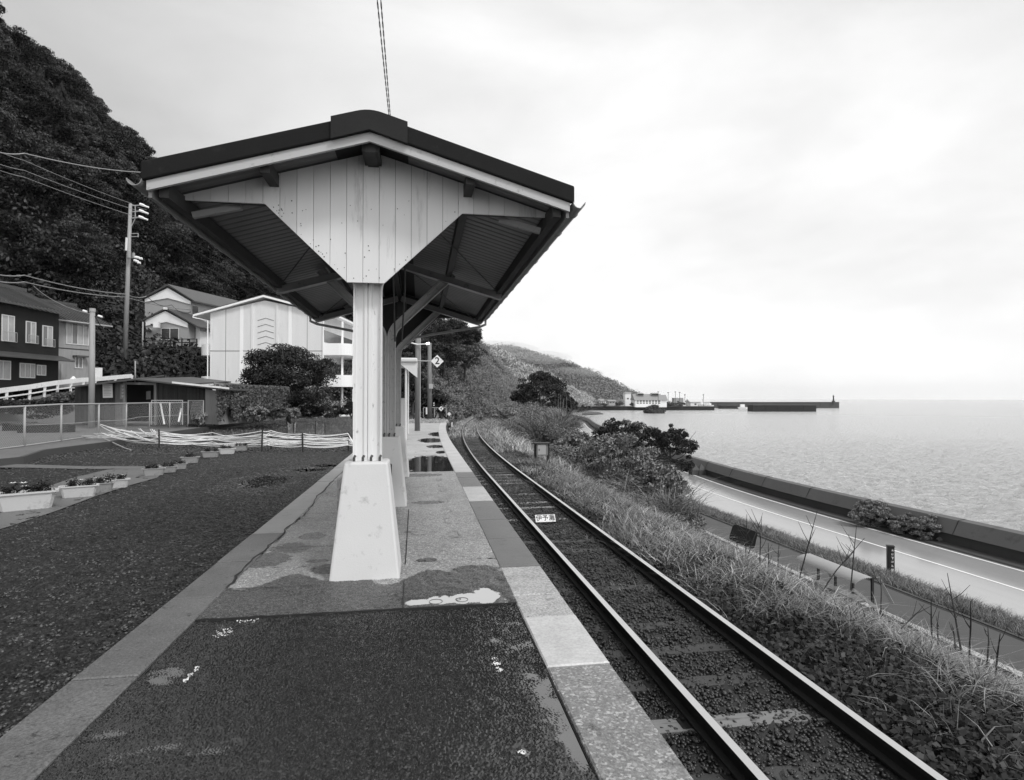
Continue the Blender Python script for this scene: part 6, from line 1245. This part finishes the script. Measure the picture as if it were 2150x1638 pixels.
for i, (b_, tp) in enumerate(SL):
    P0 = at(*b_, Z=-1.85 if b_[0] > 1400 else -1.5); D = _zc(P0); P1 = at(*tp, D=D+random.uniform(-.4, .4)); t = empty('dead_stalk', P0, label='thin dry dead weed stalk sticking up out of the bank grass', cat='weed stalk', group='dead weed stalks on the bank'); v_ = P1-P0; h = v_.length; rr = .009+.0012*h
    m = MB(); m.tube([(0, 0, -.1), v_*.5+Vector((random.uniform(-.03, .03), 0, 0)), v_], [rr*1.3, rr, rr*.4], 5); m.build('stem', M_['stalk'], t)
    for k in range(4 if h > .9 else 2):
        u = random.uniform(.35, .85); s0 = v_*u; e = s0+Vector((random.choice([-1, 1])*random.uniform(.1, .28), random.uniform(-.1, .1), random.uniform(.15, .4)))*min(1, h); m = MB(); m.tube([s0, (s0+e)/2+Vector((0, 0, -.02)), e], [rr*.6, rr*.5, rr*.25], 4); m.build('twig', M_['stalk'], t)
for i, (px, pb, w_, h_, D, mt, lab) in enumerate([(1300, 1062, 200, 150, 32, 'bushleaf', 'big tangled bush covering the bank in front of the coast road'), (1380, 1100, 130, 125, 27, 'bushleaf', 'tangled bush at the road edge just below the biggest bush'), (1215, 995, 130, 84, 44, 'bushleaf', 'rough bush between the wooden box and the road bend'), (1120, 945, 130, 78, 58, 'leaflight', 'pale rough bush behind the wooden box'), (1060, 915, 110, 60, 66, 'leaflight', 'low pale bush on the inside of the track bend'), (1440, 1132, 70, 55, 23.5, 'bushleaf', 'small bush at the lower end of the thicket by the road kerb')]):
    shrub(px, pb, w_, h_, D=D, mat_=mt, leaf=.16 if D < 40 else .24, n=(120, 130), lab=lab, seed=1300+i, clump=.2, name='bush', cat='bush')
# ---- wooden box on posts
t = empty('relay_box', at(1137, 968, Z=-1.15), label='weathered wooden box on two posts beside the track', cat='trackside box'); k = .76/.76
m = MB(); m.box((0, 0, .50), (.50, .30, .50)); m.build('body', M_['poledark'], t, bevel=.01); m = MB(); m.box((0, 0, .775), (.68, .42, .05)); m.build('lid', M_['darkwood'], t)
for x_ in (-.27, .29): m = MB(); m.box((x_, 0, .32), (.10, .12, .9)); m.build('post', M_['stalk'], t)
m = MB(); m.box((-.02, -.155, .5), (.36, .02, .42)); d_ = m.build('door', M_['housemid'], t); m = MB(); m.box((-.14, -.17, .5), (.03, .02, .08)); m.build('latch', M_['stalk'], d_)
# ---- black rounded board on the path
t = empty('mirror_sign', at(1549, 1160, D=21.5), label='black rounded board seen from behind on the footpath', cat='sign'); m = MB(); pr = []
for (cx_, cz_, a0) in ((.32, .22, 0), (-.32, .22, 90), (-.32, -.16, 180), (.36, -.2, 270)):
    for q in range(6): a = R(a0+q*18); pr.append((cx_+.12*math.cos(a), 0, .62+cz_+.12*math.sin(a)))
m.prism(pr, (0, .04, 0)); o = m.build('board', M_['ink'], t); o.rotation_euler = (0, R(17), R(-30)); m = MB(); m.tube([(0, .05, -.3), (0, .05, .7)], .03, 6); m.build('post', M_['stalk'], t)
# ---- marker post with white characters
b_ = at(1870, 1212, D=23); t = empty('marker_post', b_, rz=R(-28), label='black square marker post with a column of white characters by the road', cat='post'); m = MB(); m.box((0, 0, .58), (.24, .22, 1.26)); m.build('shaft', M_['ink'], t, bevel=.015); m = MB(); m.box((0, 0, 1.225), (.26, .24, .03)); m.build('cap', M_['stalk'], t)
for i, ch in enumerate('ふたみ町上灘'[:6]):
    pass
for i in range(5):
    m = MB(); z_ = 1.08-i*.15; r_ = random.Random(i+3); s_ = .045
    for k in range(4): zz = z_+r_.uniform(-s_, s_); m.box((.04+r_.uniform(-.01, .01), -.114, zz), (r_.uniform(.05, .1), .006, .014)) if k % 2 else m.box((.04+r_.uniform(-.03, .03), -.114, z_), (.014, .006, r_.uniform(.05, .1)))
    m.build('white_character', M_['white'], t)
m = MB(); m.box((.04, -.114, .30), (.09, .006, .13)); m.build('white_label', M_['white'], t)
# ---- small curved roof shelter on the slope
Pn, Pf = at(1820, 1205, D=16.8), at(1700, 1177, D=19.2); ax = (Pf-Pn); ax.z = 0; ln = ax.length; ax.normalize(); sd = Vector((ax.y, -ax.x, 0)); zt = (Pn.z+Pf.z)/2; t = empty('bench_shelter', Vector((Pn.x, Pn.y, -4.7)), label='little open shelter with a curved ribbed roof beside the footpath', cat='shelter')
W = lambda u, s_, z: Pn+ax*u+sd*s_+Vector((0, 0, z-Pn.z+0))
rf = MB(); n = 20; rows = []
for i in range(n+1):
    a = R(18+i/n*80); s_ = -.50*math.cos(a)+.1; z = zt-.2+.22*math.sin(a)+(.026 if i % 2 else 0); rows.append((s_, z))
V = [W(u, s_, z) for u in (0, ln*1.08) for s_, z in rows]; n1 = len(rows); rf.add(V, [(i, i+1, n1+i+1, n1+i) for i in range(n1-1)]); o = mover(rf.build('roof', M_['roofsteel']), t, t.location); sol = o.modifiers.new('s', 'SOLIDIFY'); sol.thickness = .012
for u in (.12, ln*.36, ln*.66, ln*.98):
    m = MB(); m.beam(W(u, .28, -4.75), W(u, .28, zt-.0), .06, .06); mover(m.build('post', M_['stalk']), t, t.location)
for u in (.02, ln):
    m = MB(); m.beam(W(u, -.42, zt-.3), W(u, .35, -4.5), .06, .09); m.beam(W(u, .38, zt+.02), W(u-.25, .62, -4.3), .05, .09); mover(m.build('end_brace', M_['midpaint']), t, t.location)
m = MB(); m.box(W(ln*.5, .1, -4.36), (.35, ln*.8, .05), rz=math.atan2(-ax.x, ax.y)); mover(m.build('bench_seat', M_['poledark']), t, t.location)
# ---- small things at the platform end
t = empty('stop_marker', at(926, 879, D=47), label='small white diamond marker with a black 4 on a thin post at the platform end', cat='marker'); s_ = .21
m = MB(); m.prism([(-s_, 0, .85-s_+.15), (0, 0, .85-2*s_+.15), (s_, 0, .85-s_+.15), (0, 0, .85+.15)], (0, .02, 0)); m.build('plate', M_['white'], t); m = MB(); m.tube([(0, .04, -.1), (0, .04, .9)], .03, 5); m.build('post', M_['stalk'], t); text_mesh('4', .27, M_['ink'], t, (0, -.006, .79), (R(90), 0, 0), 'numeral', offset=.004)
t = empty('stop_marker', at(943, 880, D=52), label='tilted small white diamond marker lying low beside the track end', cat='marker'); m = MB(); m.prism([(-.18, 0, .45), (0, 0, .27), (.18, 0, .45), (0, 0, .63)], (0, .02, 0)); m.build('plate', M_['white'], t); m = MB(); m.tube([(0, .03, -.2), (0, .03, .3)], .03, 5); m.build('post', M_['stalk'], t)
t = empty('platform_end_fence', at(915, 874, D=48), label='thin metal fence with a white board closing off the platform end', cat='fence')
m = MB(); m.tube([at(889, 856, D=48), at(937, 856, D=48)], .025, 5); mover(m.build('rail', M_['galv']), t, t.location)
for x in (889, 912, 937): m = MB(); m.tube([at(x, 876, D=48), at(x, 856, D=48)], .03, 5); mover(m.build('post', M_['galv']), t, t.location)
m = MB(); m.box(at(896.5, 863, D=47.8), (.19*1, .04, .54)); mover(m.build('white_board', M_['white']), t, t.location)
t = empty('signal', at(911, 876, D=50), label='tiny track signal with two white lights behind the platform end fence', cat='signal'); m = MB(); m.tube([(0, 0, 0), (0, 0, 1.2)], .03, 5); m.build('post', M_['stalk'], t)
for z in (1.02, 1.2): m = MB(); m.tube([(0, -.04, z), (0, .04, z)], .055, 8); m.build('lens', M_['white'], t)
m = MB(); m.box(at(947.5, 892, D=41.9)+Vector((.05, 0, 0)), (.08, .04, .35)); tag(m.build('edge_post', M_['white']), 'short white post fixed to the platform edge near its end', 'post')
t = empty('track_post', at(1039, 866, D=88), label='lone dark post standing in the pale grass where the track bends', cat='post'); m = MB(); m.tube([(0, 0, 0), (0, 0, 1.9)], .07, 5); m.build('shaft', M_['stalk'], t)
# ---- thin even air
hz = bpy.data.materials.new('haze'); hz.use_nodes = True; q = hz.node_tree; q.nodes.clear(); oo = q.nodes.new('ShaderNodeOutputMaterial'); pv = q.nodes.new('ShaderNodeVolumePrincipled'); pv.inputs['Color'].default_value = (1, 1, 1, 1); pv.inputs['Density'].default_value = .00007; pv.inputs['Anisotropy'].default_value = .2; q.links.new(pv.outputs[0], oo.inputs['Volume'])
m = MB(); m.bb(-2650, 4250, -450, 5250, -9.2, 112); o = tag(m.build('haze', hz), kind='stuff'); o.visible_shadow = True
ms = bpy.data.materials.new('mist'); ms.use_nodes = True; q = ms.node_tree; q.nodes.clear(); oo = q.nodes.new('ShaderNodeOutputMaterial'); pv = q.nodes.new('ShaderNodeVolumePrincipled'); pv.inputs['Color'].default_value = (1, 1, 1, 1); pv.inputs['Density'].default_value = .0055; pv.inputs['Anisotropy'].default_value = .2; q.links.new(pv.outputs[0], oo.inputs['Volume'])
m = MB()
def ell(m, c, r):
    V = []; nu, nv = 16, 10
    for j in range(1, nv):
        for i in range(nu): a = i/nu*6.2832; b = j/nv*math.pi; V.append((c[0]+r[0]*math.cos(a)*math.sin(b), c[1]+r[1]*math.sin(a)*math.sin(b), c[2]+r[2]*math.cos(b)))
    k = len(V); V += [(c[0], c[1], c[2]+r[2]), (c[0], c[1], c[2]-r[2])]; Fs = [(j*nu+i, (j+1)*nu+i, (j+1)*nu+(i+1) % nu, j*nu+(i+1) % nu) for j in range(nv-2) for i in range(nu)]+[(k, i, (i+1) % nu) for i in range(nu)]+[(k+1, (nv-2)*nu+(i+1) % nu, (nv-2)*nu+i) for i in range(nu)]
    m.add(V, Fs)
for (px, py, D, rx, ry, rz) in [(1035, 738, 880, 75, 60, 16), (1120, 752, 880, 60, 60, 11), (1200, 782, 880, 50, 50, 8)]: ell(m, at(px, py, D=D), (rx, ry, rz))
tag(m.build('mist', ms), 'low mist drifting over the top of the headland', 'mist', kind='stuff')
